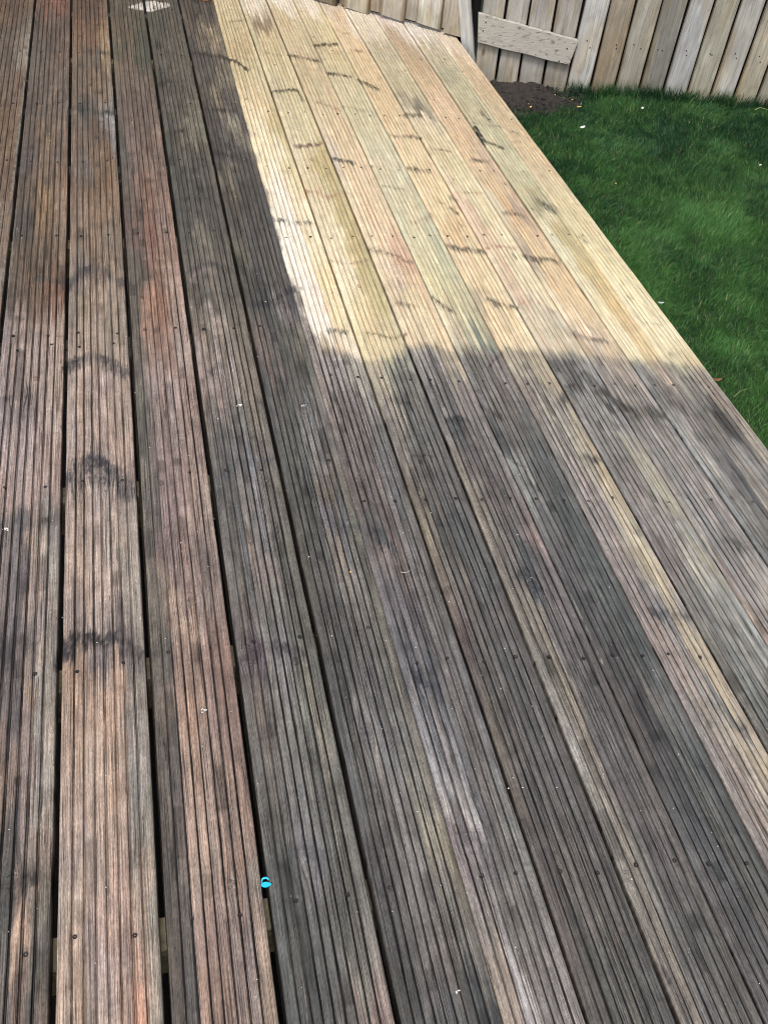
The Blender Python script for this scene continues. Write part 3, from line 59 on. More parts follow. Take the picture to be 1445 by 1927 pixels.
STROKES=[([(-0.2313,1.8701),(-0.2045,1.9034),(-0.1734,1.9197),(-0.1364,1.8854),(-0.0916,1.8381)],0.0122,0.0211,80,78,84,0.8),([(-0.2229,1.4797),(-0.2037,1.5169),(-0.1706,1.5347),(-0.1379,1.5049),(-0.1011,1.447)],0.0193,0.0294,76,74,86,0.75),([(-0.2036,1.4722),(-0.1712,1.476),(-0.1333,1.4628)],0.0086,0.013,95,92,100,0.5),([(-0.2279,1.0229),(-0.2118,1.0554),(-0.1796,1.0586),(-0.1566,1.0429)],0.0145,0.0185,64,60,70,0.85),([(-0.1425,1.0503),(-0.1198,1.0287),(-0.0927,1.0089)],0.013,0.0168,68,62,72,0.8),([(-0.2325,2.2456),(-0.2054,2.2965),(-0.1705,2.3209),(-0.136,2.2828),(-0.0883,2.2388)],0.0122,0.0235,78,74,80,0.8),([(-0.2344,3.3721),(-0.172,3.3535),(-0.0971,3.3304)],0.008,0.0202,60,66,70,0.8),([(-0.179,3.9122),(-0.0994,3.8864)],0.009,0.025,70,70,72,0.7),([(-0.1137,3.3041),(-0.0917,3.2516)],0.0053,0.0132,170,176,188,0.7),([(-0.2307,2.8922),(-0.1664,2.8896)],0.004,0.0091,130,125,122,0.6),([(-0.3145,2.2839),(-0.2394,2.2619)],0.0061,0.0119,84,82,78,0.75),([(-0.3853,2.1023),(-0.3339,2.0903)],0.0045,0.0083,82,75,70,0.7),([(-0.37,1.7724),(-0.3334,1.7799),(-0.2984,1.7759)],0.0058,0.0098,90,84,88,0.7),([(-0.3561,1.3691),(-0.3153,1.3559),(-0.265,1.3666)],0.0091,0.0134,84,80,84,0.5),([(-0.3342,1.0634),(-0.2941,1.0687)],0.0135,0.0177,68,64,70,0.6),([(-0.3028,0.6288),(-0.2695,0.6305)],0.0134,0.0144,62,58,60,0.6),([(-0.3474,3.9356),(-0.3086,3.9647)],0.0157,0.0445,78,72,72,0.5),([(0.0792,2.2737),(0.1151,2.3041),(0.1529,2.3153),(0.194,2.284)],0.0065,0.0123,78,76,80,0.7),([(0.0886,2.2456),(0.1277,2.2809)],0.0057,0.0108,150,125,132,0.7),([(0.075,1.7821),(0.0996,1.8172),(0.1248,1.8511)],0.0056,0.0093,70,72,82,0.85),([(0.053,1.7908),(0.0879,1.8291)],0.0056,0.0093,160,130,128,0.6),([(0.0701,1.4355),(0.1072,1.4642),(0.1331,1.4901),(0.2154,1.4899)],0.0067,0.0098,72,76,88,0.7),([(0.1568,1.4922),(0.2028,1.4845)],0.0029,0.0043,100,108,125,0.6),([(0.0759,3.574),(0.1074,3.6142)],0.0068,0.0174,42,42,40,0.8),([(0.08,3.1631),(0.1349,3.183)],0.0044,0.0105,60,58,54,0.8),([(0.0833,2.6915),(0.1483,2.6983)],0.004,0.0084,56,56,52,0.8),([(0.0783,0.9669),(0.104,0.9804),(0.1436,0.986),(0.1801,0.968)],0.0084,0.0104,72,60,76,0.7),([(0.0924,0.9646),(0.1145,0.9871)],0.0047,0.0058,110,85,92,0.6),([(0.1214,0.5982),(0.1537,0.5922)],0.0105,0.0108,78,80,94,0.5),([(0.2217,3.8941),(0.2999,3.8789),(0.3788,3.8301),(0.421,3.7429)],0.0063,0.017,56,52,52,0.85),([(0.2226,3.3584),(0.3258,3.3481)],0.0047,0.0115,56,52,54,0.8),([(0.2275,3.016),(0.2685,2.9869),(0.3175,2.9539)],0.007,0.0159,58,55,62,0.75),([(0.2312,2.1021),(0.2733,2.0983),(0.3052,2.1211),(0.3642,2.1741)],0.0084,0.0151,62,62,72,0.75),([(0.3023,2.1008),(0.3175,2.0866)],0.0064,0.0114,128,112,122,0.8),([(0.288,2.2075),(0.3225,2.1911)],0.0175,0.0322,58,58,56,0.4),([(0.2874,1.2776),(0.3161,1.2628),(0.3613,1.2625)],0.0066,0.009,78,80,94,0.6),([(0.4032,4.2582),(0.4749,4.2877)],0.0034,0.0098,90,82,66,0.8),([(0.4297,2.8726),(0.46,2.8638)],0.0035,0.0075,150,90,95,0.8),([(0.3746,2.5519),(0.419,2.5233),(0.4684,2.5267)],0.0048,0.0097,88,88,86,0.75),([(0.4199,1.9653),(0.4691,1.9485)],0.0049,0.0083,112,112,110,0.7),([(0.4318,2.0943),(0.4298,2.0509)],0.0036,0.0064,225,140,100,0.8),([(0.3928,1.2396),(0.395,1.2091)],0.0132,0.0177,48,56,64,0.8),([(0.4164,1.2286),(0.4256,1.2046)],0.005,0.0066,150,105,105,0.6),([(0.3854,0.8811),(0.4098,0.8597)],0.0087,0.01,56,62,78,0.8),([(0.2513,1.0895),(0.2344,1.0527)],0.0015,0.0019,90,80,78,0.3),([(0.4875,3.515),(0.5877,3.5351),(0.592,3.436)],0.005,0.0124,70,74,60,0.75),([(0.5168,3.9126),(0.5771,3.8795)],0.0033,0.0087,120,110,80,0.6),([(0.5012,3.0481),(0.5969,3.0661)],0.0046,0.0102,125,90,88,0.8),([(0.4856,2.7301),(0.5258,2.7138),(0.5507,2.6807),(0.6042,2.717)],0.0043,0.0089,180,95,68,0.85),([(0.4927,2.3036),(0.5349,2.2801),(0.5938,2.2989)],0.0031,0.0057,140,78,70,0.8),([(0.518,1.9437),(0.5818,1.9086),(0.6227,1.9285)],0.0028,0.0047,115,92,84,0.75),([(0.5239,1.6506),(0.5622,1.6441)],0.0026,0.004,58,58,58,0.8),([(0.5212,1.4594),(0.5645,1.452)],0.0024,0.0035,56,56,58,0.8),([(0.6107,3.886),(0.7207,3.8254)],0.0044,0.0116,84,70,56,0.85),([(0.6389,3.4163),(0.7169,3.3486)],0.003,0.0072,130,100,84,0.7),([(0.6185,2.9511),(0.6742,2.9173)],0.0064,0.0139,88,86,88,0.8),([(0.6089,2.3695),(0.6783,2.3192),(0.7204,2.2804)],0.0048,0.009,134,108,100,0.75),([(0.6745,2.2693),(0.6686,2.1982)],0.0156,0.0286,205,140,122,0.5),([(0.6605,2.1905),(0.6627,2.1351)],0.0038,0.0069,180,110,95,0.5),([(0.6276,2.0715),(0.6695,2.0573)],0.0052,0.009,112,98,92,0.75),([(0.6424,1.5804),(0.6809,1.5619)],0.009,0.0134,56,66,74,0.8),([(0.6697,1.4715),(0.6841,1.3533)],0.0062,0.0089,78,80,90,0.5),([(0.6651,1.0958),(0.6735,1.038)],0.0121,0.0151,56,66,78,0.7),([(0.7174,1.1852),(0.7189,1.1589)],0.0023,0.0029,150,105,92,0.6),([(0.7269,3.9891),(0.78,4.0088),(0.8338,4.0165)],0.0056,0.0151,70,60,48,0.85),([(0.7314,3.7035),(0.8198,3.6612)],0.0043,0.0109,84,66,56,0.85),([(0.7242,3.3867),(0.8337,3.3284)],0.004,0.0096,105,112,84,0.5),([(0.7428,2.7466),(0.805,2.7216)],0.0035,0.0073,120,118,92,0.7),([(0.7803,2.5007),(0.831,2.5308),(0.8568,2.5496)],0.0042,0.0081,160,100,100,0.75),([(0.7385,2.0881),(0.7526,2.055),(0.7732,2.0192)],0.0045,0.0078,100,72,72,0.85),([(0.7963,1.759),(0.8341,1.8005),(0.8549,1.8193)],0.0021,0.0033,45,38,40,0.9),([(0.7318,1.61),(0.768,1.5653)],0.0046,0.0069,66,56,62,0.8),([(0.7462,1.4068),(0.7713,1.3856)],0.0019,0.0026,70,56,60,0.8),([(0.8812,4.1431),(0.9072,4.1441)],0.0047,0.0129,150,100,75,0.7),([(0.895,3.9457),(0.92,3.9345)],0.0046,0.012,120,85,60,0.7),([(0.8476,3.6293),(0.8698,3.5925),(0.898,3.5457)],0.0075,0.0186,60,58,48,0.85),([(0.8573,3.1234),(0.9617,3.1077)],0.0049,0.0108,130,115,90,0.6),([(0.9334,3.1128),(0.9606,3.1034)],0.0069,0.0152,80,76,76,0.8),([(0.8645,2.8745),(0.9241,2.8447)],0.0055,0.0117,120,105,85,0.75),([(0.9014,2.6303),(0.9152,2.6154)],0.0035,0.007,110,90,80,0.7),([(0.9303,2.5865),(0.94,2.5583)],0.0052,0.0103,95,90,78,0.7),([(0.9278,2.4914),(0.9343,2.4777)],0.0034,0.0065,90,72,65,0.7),([(0.8616,2.3608),(0.8974,2.3396),(0.9514,2.3234)],0.0074,0.0137,105,98,88,0.8),([(0.8966,2.0688),(0.9181,2.0374),(0.9592,2.0284)],0.0077,0.0131,78,80,74,0.8),([(0.9338,2.5246),(0.916,2.4267)],0.0035,0.0066,225,165,105,0.6),([(0.9234,1.4057),(0.9461,1.3954)],0.0089,0.0123,84,82,82,0.7),([(0.9399,1.161),(0.9519,1.1514)],0.0059,0.0074,84,84,90,0.7),([(0.8904,0.9498),(0.9514,0.9307)],0.0087,0.01,76,78,88,0.8),([(0.8834,0.6948),(0.9408,0.6716)],0.0069,0.0071,84,84,90,0.7),([(0.8075,0.7469),(0.8244,0.7555)],0.003,0.0032,150,110,95,0.6),([(0.9502,3.3033),(1.0093,3.2931)],0.0071,0.0165,105,94,76,0.8),([(1.0201,3.2554),(1.0523,3.2224)],0.0061,0.0139,238,225,200,0.7),([(0.9763,3.013),(1.0565,2.9853)],0.0029,0.0063,150,118,100,0.7),([(0.9696,2.6805),(1.0178,2.6891),(1.0664,2.6793)],0.0036,0.0072,170,84,78,0.85),([(0.9535,2.656),(0.9637,2.6411)],0.0071,0.0142,90,92,88,0.7),([(0.9717,2.3343),(1.0108,2.3502),(1.057,2.3344)],0.0041,0.0076,178,84,74,0.85),([(1.0448,2.2981),(1.0455,2.2797)],0.0033,0.006,25,22,20,0.9),([(0.9743,2.0404),(1.0175,2.0499)],0.0039,0.0065,175,85,74,0.8),([(1.0362,2.0348),(1.0656,1.9844)],0.0039,0.0065,165,88,80,0.8),([(0.9286,1.5972),(1.0461,1.7138),(1.068,1.6233)],0.0081,0.0119,60,62,64,0.55),([(0.9737,1.6599),(1.0134,1.6685)],0.0042,0.0062,50,46,48,0.7),([(1.0646,1.4025),(1.0617,1.3657)],0.0026,0.0036,215,215,205,0.6),([(1.0483,1.2355),(1.0432,1.1702)],0.0037,0.0047,66,74,68,0.6),([(1.1035,2.9257),(1.1532,2.9158)],0.0058,0.0121,124,108,94,0.75),([(1.095,2.5562),(1.1504,2.5321)],0.0062,0.0119,112,102,94,0.75),([(1.076,2.2897),(1.1124,2.2717),(1.1604,2.2528)],0.0067,0.0119,115,106,94,0.8),([(1.0811,1.8882),(1.1103,1.8556),(1.1523,1.844)],0.0075,0.012,105,98,94,0.75),([(1.0898,1.5888),(1.1112,1.5384),(1.1756,1.5369)],0.0111,0.0161,72,72,72,0.65),([(1.1408,1.1084),(1.1649,1.0815)],0.0108,0.0131,76,78,80,0.7),([(1.1924,3.1739),(1.1863,3.0669)],0.0082,0.0181,56,56,48,0.85),([(1.1856,3.0845),(1.244,3.0133)],0.005,0.0109,84,84,76,0.7),([(1.2591,3.3234),(1.2671,3.2467)],0.0064,0.0145,110,96,90,0.6),([(1.196,3.2198),(1.2912,3.1903)],0.0031,0.0069,120,105,96,0.6),([(1.2428,2.6117),(1.2732,2.5671)],0.011,0.0213,92,98,86,0.7),([(1.2822,2.5916),(1.2878,2.5662)],0.0046,0.0088,70,66,62,0.7),([(1.2952,2.385),(1.3027,2.3584)],0.0044,0.008,110,96,78,0.7),([(1.2297,1.6048),(1.2428,1.5393)],0.0142,0.0206,80,80,84,0.5),([(1.3312,3.1527),(1.337,3.1389)],0.0042,0.0091,40,34,28,0.9),([(1.2938,3.0596),(1.329,3.0543)],0.003,0.0065,140,95,80,0.7),([(1.305,2.7855),(1.3251,2.7925)],0.0029,0.0058,175,100,80,0.7),([(1.3101,2.0432),(1.3215,2.0311)],0.0032,0.0053,70,62,55,0.8),([(1.3362,2.0188),(1.3504,1.9473)],0.0032,0.0053,214,112,66,0.85),([(1.2961,1.9183),(1.3507,1.8949)],0.0016,0.0025,130,120,100,0.6),([(1.3035,1.7606),(1.3379,1.7666)],0.006,0.0091,150,155,135,0.7),([(1.3011,1.6587),(1.323,1.6562)],0.0058,0.0086,82,80,80,0.7),([(1.3058,1.5318),(1.3328,1.5119)],0.0098,0.0139,70,70,72,0.7),([(-0.399,4.2896),(-0.3959,3.7728),(-0.3985,3.387),(-0.3941,2.9424),(-0.3875,2.5434)],0.0062,0.0189,165,158,146,0.75),([(-0.3875,2.5434),(-0.3833,2.2895)],0.0036,0.0076,175,168,158,0.7),([(-0.0877,2.4048),(-0.0861,2.2653),(-0.0843,2.062)],0.0029,0.0058,120,112,96,0.5),([(-0.0881,1.7962),(-0.0855,1.6031)],0.0024,0.0041,150,140,125,0.6),([(-0.0881,2.1995),(-0.087,2.0622)],0.0034,0.0065,160,152,140,0.6),([(-0.2557,2.1758),(-0.2457,2.0304)],0.0027,0.005,158,148,134,0.6),([(-0.2553,1.856),(-0.2496,1.6598)],0.003,0.0052,150,138,118,0.5),([(-0.0935,3.2516),(-0.0915,2.9685),(-0.0894,2.5551)],0.0026,0.0064,150,146,135,0.5),([(-0.0986,3.8207),(-0.0863,3.5734)],0.003,0.0081,150,152,155,0.5),([(0.5582,1.4857),(0.5462,1.2805),(0.5465,1.0994)],0.0018,0.0027,125,114,92,0.4),([(0.7266,1.4458),(0.7425,1.4073),(0.7434,1.2694)],0.0031,0.0044,178,186,184,0.6),([(0.7434,1.2694),(0.7457,1.1734)],0.003,0.0039,150,165,160,0.5),([(0.7388,1.0142),(0.739,0.9148),(0.7385,0.8464)],0.0008,0.0009,190,190,182,0.5),([(0.371,0.8835),(0.3688,0.8161)],0.0024,0.0028,170,160,150,0.7),([(0.3697,0.6521),(0.3685,0.6148)],0.003,0.0032,205,198,192,0.75),([(0.3584,0.5539),(0.3549,0.4393)],0.0017,0.0017,125,116,90,0.35),([(0.5347,0.3656),(0.5332,0.3214),(0.5382,0.2661)],0.002,0.0018,135,132,134,0.6),([(0.5644,0.3751),(0.5858,0.3944)],0.0028,0.0025,150,105,95,0.6),([(0.2633,0.5891),(0.2535,0.5649)],0.0012,0.0013,60,58,60,0.4),([(0.4887,0.5835),(0.4956,0.5639)],0.0035,0.0035,46,48,52,0.7),([(0.6122,0.3278),(0.6199,0.3041)],0.0047,0.0041,70,66,74,0.7),([(0.1567,0.9423),(0.1852,0.8804)],0.0019,0.0023,120,116,105,0.4),([(-0.0604,0.5353),(-0.0466,0.5173)],0.0011,0.0011,90,80,76,0.3)]
KNOTS=[(0.0023,1.1175,0.0088),(0.0193,0.561,0.0062),(0.3136,2.0997,0.0114),(0.3053,1.6602,0.0125),(0.2907,1.2772,0.0099),(0.3457,1.2694,0.011),(0.0183,2.3117,0.0115),(0.6691,2.2265,0.0216),(-0.1687,1.5006,0.0153),(1.2602,2.5928,0.0183),(0.6836,2.0534,0.0089),(0.9373,1.4003,0.0102),(0.6351,2.9227,0.0145),(-0.2805,3.4775,0.0145),(0.9397,0.6795,0.0079),(-0.299,0.6281,0.0104),(0.1375,0.5952,0.0097),(0.4072,0.5695,0.0101),(0.3895,0.5701,0.0067),(0.3889,1.2325,0.011),(0.3984,0.8732,0.0115),(0.6674,1.0529,0.013),(1.168,2.2828,0.0118),(1.1197,1.8596,0.012),(1.1372,2.5468,0.0107),(0.9309,0.9367,0.0098),(0.2697,0.7796,0.009),(-0.0253,0.5882,0.0047),(0.0194,1.5864,0.0081),(1.1574,1.5287,0.0124),(0.8457,1.3758,0.0075),(0.6195,0.4616,0.0067),(0.0935,0.9738,0.0132),(-0.3336,1.7838,0.0093),(1.1728,1.0959,0.0108),(1.3218,1.5195,0.0112)]
CLEAN_X=[(1.922,0.3758),(2.02,0.3641),(2.121,0.3632),(2.229,0.3579),(2.343,0.3552),(2.527,0.355),(2.838,0.3554),(3.2,0.3503),(3.55,0.3599),(3.731,0.3433),(4.135,0.346),(4.535,0.3662)]
CLEAN_Y=[(0.384,1.903),(0.412,1.872),(0.433,1.803),(0.487,1.797),(0.52,1.76),(0.566,1.811),(0.603,1.848),(0.656,1.859),(0.737,1.839),(0.758,1.79),(0.837,1.809),(0.875,1.836),(0.963,1.81),(0.976,1.744),(1.02,1.781),(1.089,1.783),(1.102,1.742),(1.17,1.723),(1.204,1.731),(1.258,1.714),(1.347,1.704),(1.382,1.65)]
JOISTS=[[-0.0122,4.4047],[-0.1399,3.8784],[-0.0755,3.4065],[-0.0808,2.9564],[-0.0361,2.4947],[-0.0361,2.0046],[-0.0258,1.9585],[-0.0085,1.4642],[0.0597,0.9977],[-0.0074,0.5236]]


rng = np.random.default_rng(11)
random.seed(5)
GAIN = 1.62

def lin(c):
    c = np.asarray(c, float) / 255.0
    return np.where(c <= 0.04045, c / 12.92, ((c + 0.055) / 1.055) ** 2.4)

def alb(c, k=1.0):
    return np.clip(lin(c) / GAIN * k, 0.003, 0.72)

# ------------------------------------------------------------------ helpers
_perm = rng.random((256, 256))
def vnoise(x, y, seed=0):
    x = np.asarray(x, float) + seed * 17.31; y = np.asarray(y, float) + seed * 5.77
    xi = np.floor(x).astype(int); yi = np.floor(y).astype(int)
    fx = x - xi; fy = y - yi
    fx = fx * fx * (3 - 2 * fx); fy = fy * fy * (3 - 2 * fy)
    g = lambda a, b: _perm[a % 256, b % 256]
    return ((g(xi, yi) * (1 - fx) + g(xi + 1, yi) * fx) * (1 - fy)
            + (g(xi, yi + 1) * (1 - fx) + g(xi + 1, yi + 1) * fx) * fy)

def fbm(x, y, seed=0, o=3):
    s = 0; a = 1; t = 0
    for i in range(o):
        s = s + a * vnoise(x * 2 ** i, y * 2 ** i, seed + i * 3); t += a; a *= .55
    return s / t

def smooth(e0, e1, x):
    t = np.clip((x - e0) / (e1 - e0), 0, 1)
    return t * t * (3 - 2 * t)

def mesh_np(name, verts, faces, mat=None, attrs=None, colors=None, smooth_shade=False):
    """faces: (n,k) int array"""
    me = bpy.data.meshes.new(name)
    verts = np.asarray(verts, np.float32); faces = np.asarray(faces, np.int32)
    n, k = faces.shape
    me.vertices.add(len(verts)); me.vertices.foreach_set('co', verts.ravel())
    me.loops.add(n * k); me.loops.foreach_set('vertex_index', faces.ravel())
    me.polygons.add(n)
    me.polygons.foreach_set('loop_start', np.arange(0, n * k, k, dtype=np.int32))
    me.polygons.foreach_set('loop_total', np.full(n, k, np.int32))
    me.polygons.foreach_set('use_smooth', np.full(n, smooth_shade, bool))
    me.update(calc_edges=True)
    for an, v in (attrs or {}).items():
        a = me.attributes.new(an, 'FLOAT', 'POINT'); a.data.foreach_set('value', np.asarray(v, np.float32))
    if colors is not None:
        a = me.attributes.new('Col', 'FLOAT_COLOR', 'POINT')
        c = np.ones((len(verts), 4), np.float32); c[:, :3] = colors
        a.data.foreach_set('color', c.ravel())
    if mat: me.materials.append(mat)
    return me

def link(name, me, parent=None, **props):
    o = bpy.data.objects.new(name, me)
    COL.objects.link(o)
    if parent: o.parent = parent
    for k, v in props.items(): o[k] = v
    return o

def thing(name, loc, label, category, group=None):
    o = bpy.data.objects.new(name, None); COL.objects.link(o)
    o.location = loc; o.empty_display_size = .1
    o['label'] = label; o['category'] = category
    if group: o['group'] = group
    return o

def bm_mesh(name, build, mat):
    bm = bmesh.new(); build(bm)
    bmesh.ops.recalc_face_normals(bm, faces=bm.faces)
    me = bpy.data.meshes.new(name); bm.to_mesh(me); bm.free()
    if mat: me.materials.append(mat)
    return me

class N:
    """tiny node builder"""
    def __init__(s, name):
        s.m = bpy.data.materials.new(name); s.m.use_nodes = True
        s.t = s.m.node_tree; s.b = s.t.nodes['Principled BSDF']; s.out = s.t.nodes['Material Output']
    def n(s, kind, **kw):
        nd = s.t.nodes.new('ShaderNode' + kind)
        for k, v in kw.items():
            if k.startswith('_'): setattr(nd, k[1:], v)
            else:
                nd.inputs[k.replace('__', ' ')].default_value = v
        return nd
    def l(s, a, b): s.t.links.new(a, b)
    def val(s, x, sock):
        if hasattr(x, 'is_output'): s.l(x, sock)
        else: sock.default_value = x
    def math(s, op, a, b=0.0, c=None, clamp=False):
        nd = s.t.nodes.new('ShaderNodeMath'); nd.operation = op; nd.use_clamp = clamp
        s.val(a, nd.inputs[0]); s.val(b, nd.inputs[1])
        if c is not None: s.val(c, nd.inputs[2])
        return nd.outputs[0]
    def mix(s, f, a, b, mode='MIX'):
        nd = s.t.nodes.new('ShaderNodeMix'); nd.data_type = 'RGBA'; nd.blend_type = mode; nd.clamp_result = False
        s.val(f, nd.inputs[0]); s.val(a, nd.inputs[6]); s.val(b, nd.inputs[7])
        return nd.outputs[2]
    def rng(s, x, a, b, c, d, st=False):
        nd = s.t.nodes.new('ShaderNodeMapRange')
        if st: nd.interpolation_type = 'SMOOTHSTEP'
        s.val(x, nd.inputs[0])
        for i, v in enumerate((a, b, c, d)): nd.inputs[i + 1].default_value = v
        return nd.outputs[0]
    def attr(s, name):
        nd = s.t.nodes.new('ShaderNodeAttribute'); nd.attribute_name = name; return nd
    def noise(s, vec, scale=1.0, detail=3.0, rough=.55, dist=0.0):
        nd = s.t.nodes.new('ShaderNodeTexNoise'); s.l(vec, nd.inputs['Vector'])
        nd.inputs['Scale'].default_value = scale; nd.inputs['Detail'].default_value = detail
        nd.inputs['Roughness'].default_value = rough; nd.inputs['Distortion'].default_value = dist
        return nd.outputs[0]
    def comb(s, x, y, z):
        nd = s.t.nodes.new('ShaderNodeCombineXYZ')
        for i, v in enumerate((x, y, z)): s.val(v, nd.inputs[i])
        return nd.outputs[0]
    def bump(s, h, strength, dist):
        nd = s.t.nodes.new('ShaderNodeBump'); nd.inputs['Strength'].default_value = strength
        nd.inputs['Distance'].default_value = dist; s.l(h, nd.inputs['Height'])
        s.l(nd.outputs[0], s.b.inputs['Normal']); return nd

# ------------------------------------------------------------------ materials
def deck_material():
    m = N('weathered_deck_timber')
    col = m.attr('Col').outputs['Color']
    gx = m.attr('gx').outputs['Fac']; gy = m.attr('gy').outputs['Fac']
    gr = m.attr('groove').outputs['Fac']; dirt = m.attr('dirt').outputs['Fac']
    M = m.math
    fine = m.noise(m.comb(M('MULTIPLY', gx, 480.), M('MULTIPLY', gy, 11.), 0.), 1, 4, .6)
    med = m.noise(m.comb(M('MULTIPLY', gx, 230.), M('MULTIPLY', gy, 3.6), 3.), 1, 4, .62, .35)
    ridge = m.noise(m.comb(M('MULTIPLY', gx, 62.), M('MULTIPLY', gy, 1.3), 9.), 1, 2, .5)
    blot = m.noise(m.comb(M('MULTIPLY', gx, 38.), M('MULTIPLY', gy, 26.), 5.), 1, 5, .65, .4)
    mott = m.noise(m.comb(M('MULTIPLY', gx, 560.), M('MULTIPLY', gy, 130.), 8.), 1, 3, .7)
    # tonal factor
    f1 = m.rng(fine, .30, .70, .52, 1.50)
    f2 = m.rng(med, .28, .72, .70, 1.32)
    f3 = m.rng(ridge, .25, .75, .80, 1.22)
    f4 = m.rng(blot, .28, .72, .70, 1.32)
    f5 = m.rng(mott, .3, .7, .58, 1.42)
    tone = M('MULTIPLY', M('MULTIPLY', M('MULTIPLY', f1, f2), M('MULTIPLY', f3, f4)), f5)
    # cleaned wood is calmer than the dirty wood
    k = m.rng(dirt, 0, 1, .50, 1.0)
    tone = M('ADD', M('MULTIPLY', M('SUBTRACT', tone, 1.0), k), 1.0)
    tone = M('MAXIMUM', tone, .22)
    c = m.mix(1.0, col, m.comb(tone, tone, tone), 'MULTIPLY')
    # earlywood / latewood hue drift
    warm = m.rng(med, .45, .7, 0, .5)
    c = m.mix(warm, c, m.mix(1.0, c, (1.07, .98, .90, 1), 'MULTIPLY'))
    cool = m.rng(blot, .5, .72, 0, .55)
    c = m.mix(M('MULTIPLY', cool, dirt), c, m.mix(1.0, c, (.94, .97, .96, 1), 'MULTIPLY'))
    # long thin drying cracks
    ck = m.noise(m.comb(M('MULTIPLY', gx, 330.), M('MULTIPLY', gy, 2.2), 21.), 1, 2, .5, .5)
    ck2 = M('ABSOLUTE', M('SUBTRACT', ck, .5))
    crack = m.rng(ck2, .006, .022, 1, 0, True)
    gate = m.rng(m.noise(m.comb(M('MULTIPLY', gx, 30.), M('MULTIPLY', gy, 5.), 30.), 1, 2), .36, .55, 0, 1)
    crack = M('MULTIPLY', M('MULTIPLY', crack, gate), m.rng(dirt, 0, 1, .25, .95))
    c = m.mix(crack, c, m.mix(1.0, c, (.22, .20, .19, 1), 'MULTIPLY'))
    # amber latewood lines in the cleaned wood
    lw = m.noise(m.comb(M('MULTIPLY', gx, 260.), M('MULTIPLY', gy, 1.6), 61.), 1, 2, .5, .3)
    lw = M('MULTIPLY', m.rng(M('ABSOLUTE', M('SUBTRACT', lw, .5)), .012, .05, 1, 0, True), m.rng(dirt, .2, .6, .55, 0))
    c = m.mix(lw, c, m.mix(1.0, c, (.90, .66, .50, 1), 'MULTIPLY'))
    # bleached fibres
    fib = m.rng(m.noise(m.comb(M('MULTIPLY', gx, 520.), M('MULTIPLY', gy, 6.), 40.), 1, 3), .60, .70, 0, .7)
    fib = M('MULTIPLY', fib, m.rng(blot, .4, .6, 0, 1))
    c = m.mix(fib, c, m.mix(1.0, c, (1.75, 1.72, 1.66, 1), 'MULTIPLY'))
    # dark pits
    vo = m.t.nodes.new('ShaderNodeTexVoronoi')
    m.l(m.comb(M('MULTIPLY', gx, 95.), M('MULTIPLY', gy, 30.), 0.), vo.inputs['Vector']); vo.inputs['Scale'].default_value = 1
    pit = m.rng(vo.outputs['Distance'], .05, .11, 1, 0, True)
    vc = m.t.nodes.new('ShaderNodeSeparateColor'); m.l(vo.outputs['Color'], vc.inputs[0])
    pit = M('MULTIPLY', pit, m.rng(vc.outputs[0], .88, .92, 0, .75))
    c = m.mix(pit, c, (.012, .010, .009, 1))
    # small pin knots with a dark rim
    vk = m.t.nodes.new('ShaderNodeTexVoronoi'); vk.inputs['Scale'].default_value = 1
    wob = M('MULTIPLY', M('SUBTRACT', mott, .5), .05)
    m.l(m.comb(M('ADD', M('MULTIPLY', gx, 17.), wob), M('MULTIPLY', gy, 10.), 4.), vk.inputs['Vector'])
    kc = m.t.nodes.new('ShaderNodeSeparateColor'); m.l(vk.outputs['Color'], kc.inputs[0])
    kd = M('ADD', vk.outputs['Distance'], M('MULTIPLY', M('SUBTRACT', blot, .5), .10))
    on = m.rng(kc.outputs[0], .80, .82, 0, 1)
    rim = M('MULTIPLY', m.rng(M('ABSOLUTE', M('SUBTRACT', kd, .085)), .010, .035, 1, 0, True), on)
    core = M('MULTIPLY', m.rng(kd, .05, .10, 1, 0, True), on)
    c = m.mix(M('MULTIPLY', core, .55), c, m.mix(1.0, c, (.62, .45, .34, 1), 'MULTIPLY'))
    c = m.mix(M('MULTIPLY', rim, .7), c, m.mix(1.0, c, (.38, .33, .30, 1), 'MULTIPLY'))
    # grit and moss in the grooves, plus crease shade painted into the colour
    gn = m.noise(m.comb(M('MULTIPLY', gx, 220.), M('MULTIPLY', gy, 60.), 12.), 1, 4, .7)
    gn2 = m.noise(m.comb(M('MULTIPLY', gx, 40.), M('MULTIPLY', gy, 7.), 14.), 1, 2, .6)
    gf = M('MULTIPLY', gr, M('MULTIPLY', m.rng(gn, .3, .62, .90, 1.15), m.rng(gn2, .3, .65, .84, 1.0)), clamp=True)
    gcol = m.mix(dirt, m.mix(1.0, c, (.60, .52, .44, 1), 'MULTIPLY'), m.mix(1.0, c, (.055, .05, .048, 1), 'MULTIPLY'))
    c = m.mix(gf, c, gcol)
    m.l(c, m.b.inputs['Base Color'])
    rough = m.rng(fine, .3, .7, .34, .60)
    rough = M('ADD', rough, m.rng(dirt, 0, 1, .18, .0))
    m.l(rough, m.b.inputs['Roughness'])
    m.b.inputs['Specular IOR Level'].default_value = .42
    h = M('ADD', M('MULTIPLY', fine, .5), M('MULTIPLY', med, .8))
    h = M('SUBTRACT', M('ADD', h, M('MULTIPLY', mott, .25)), M('MULTIPLY', crack, 1.1))
    m.bump(h, .75, .0013)
    return m.m

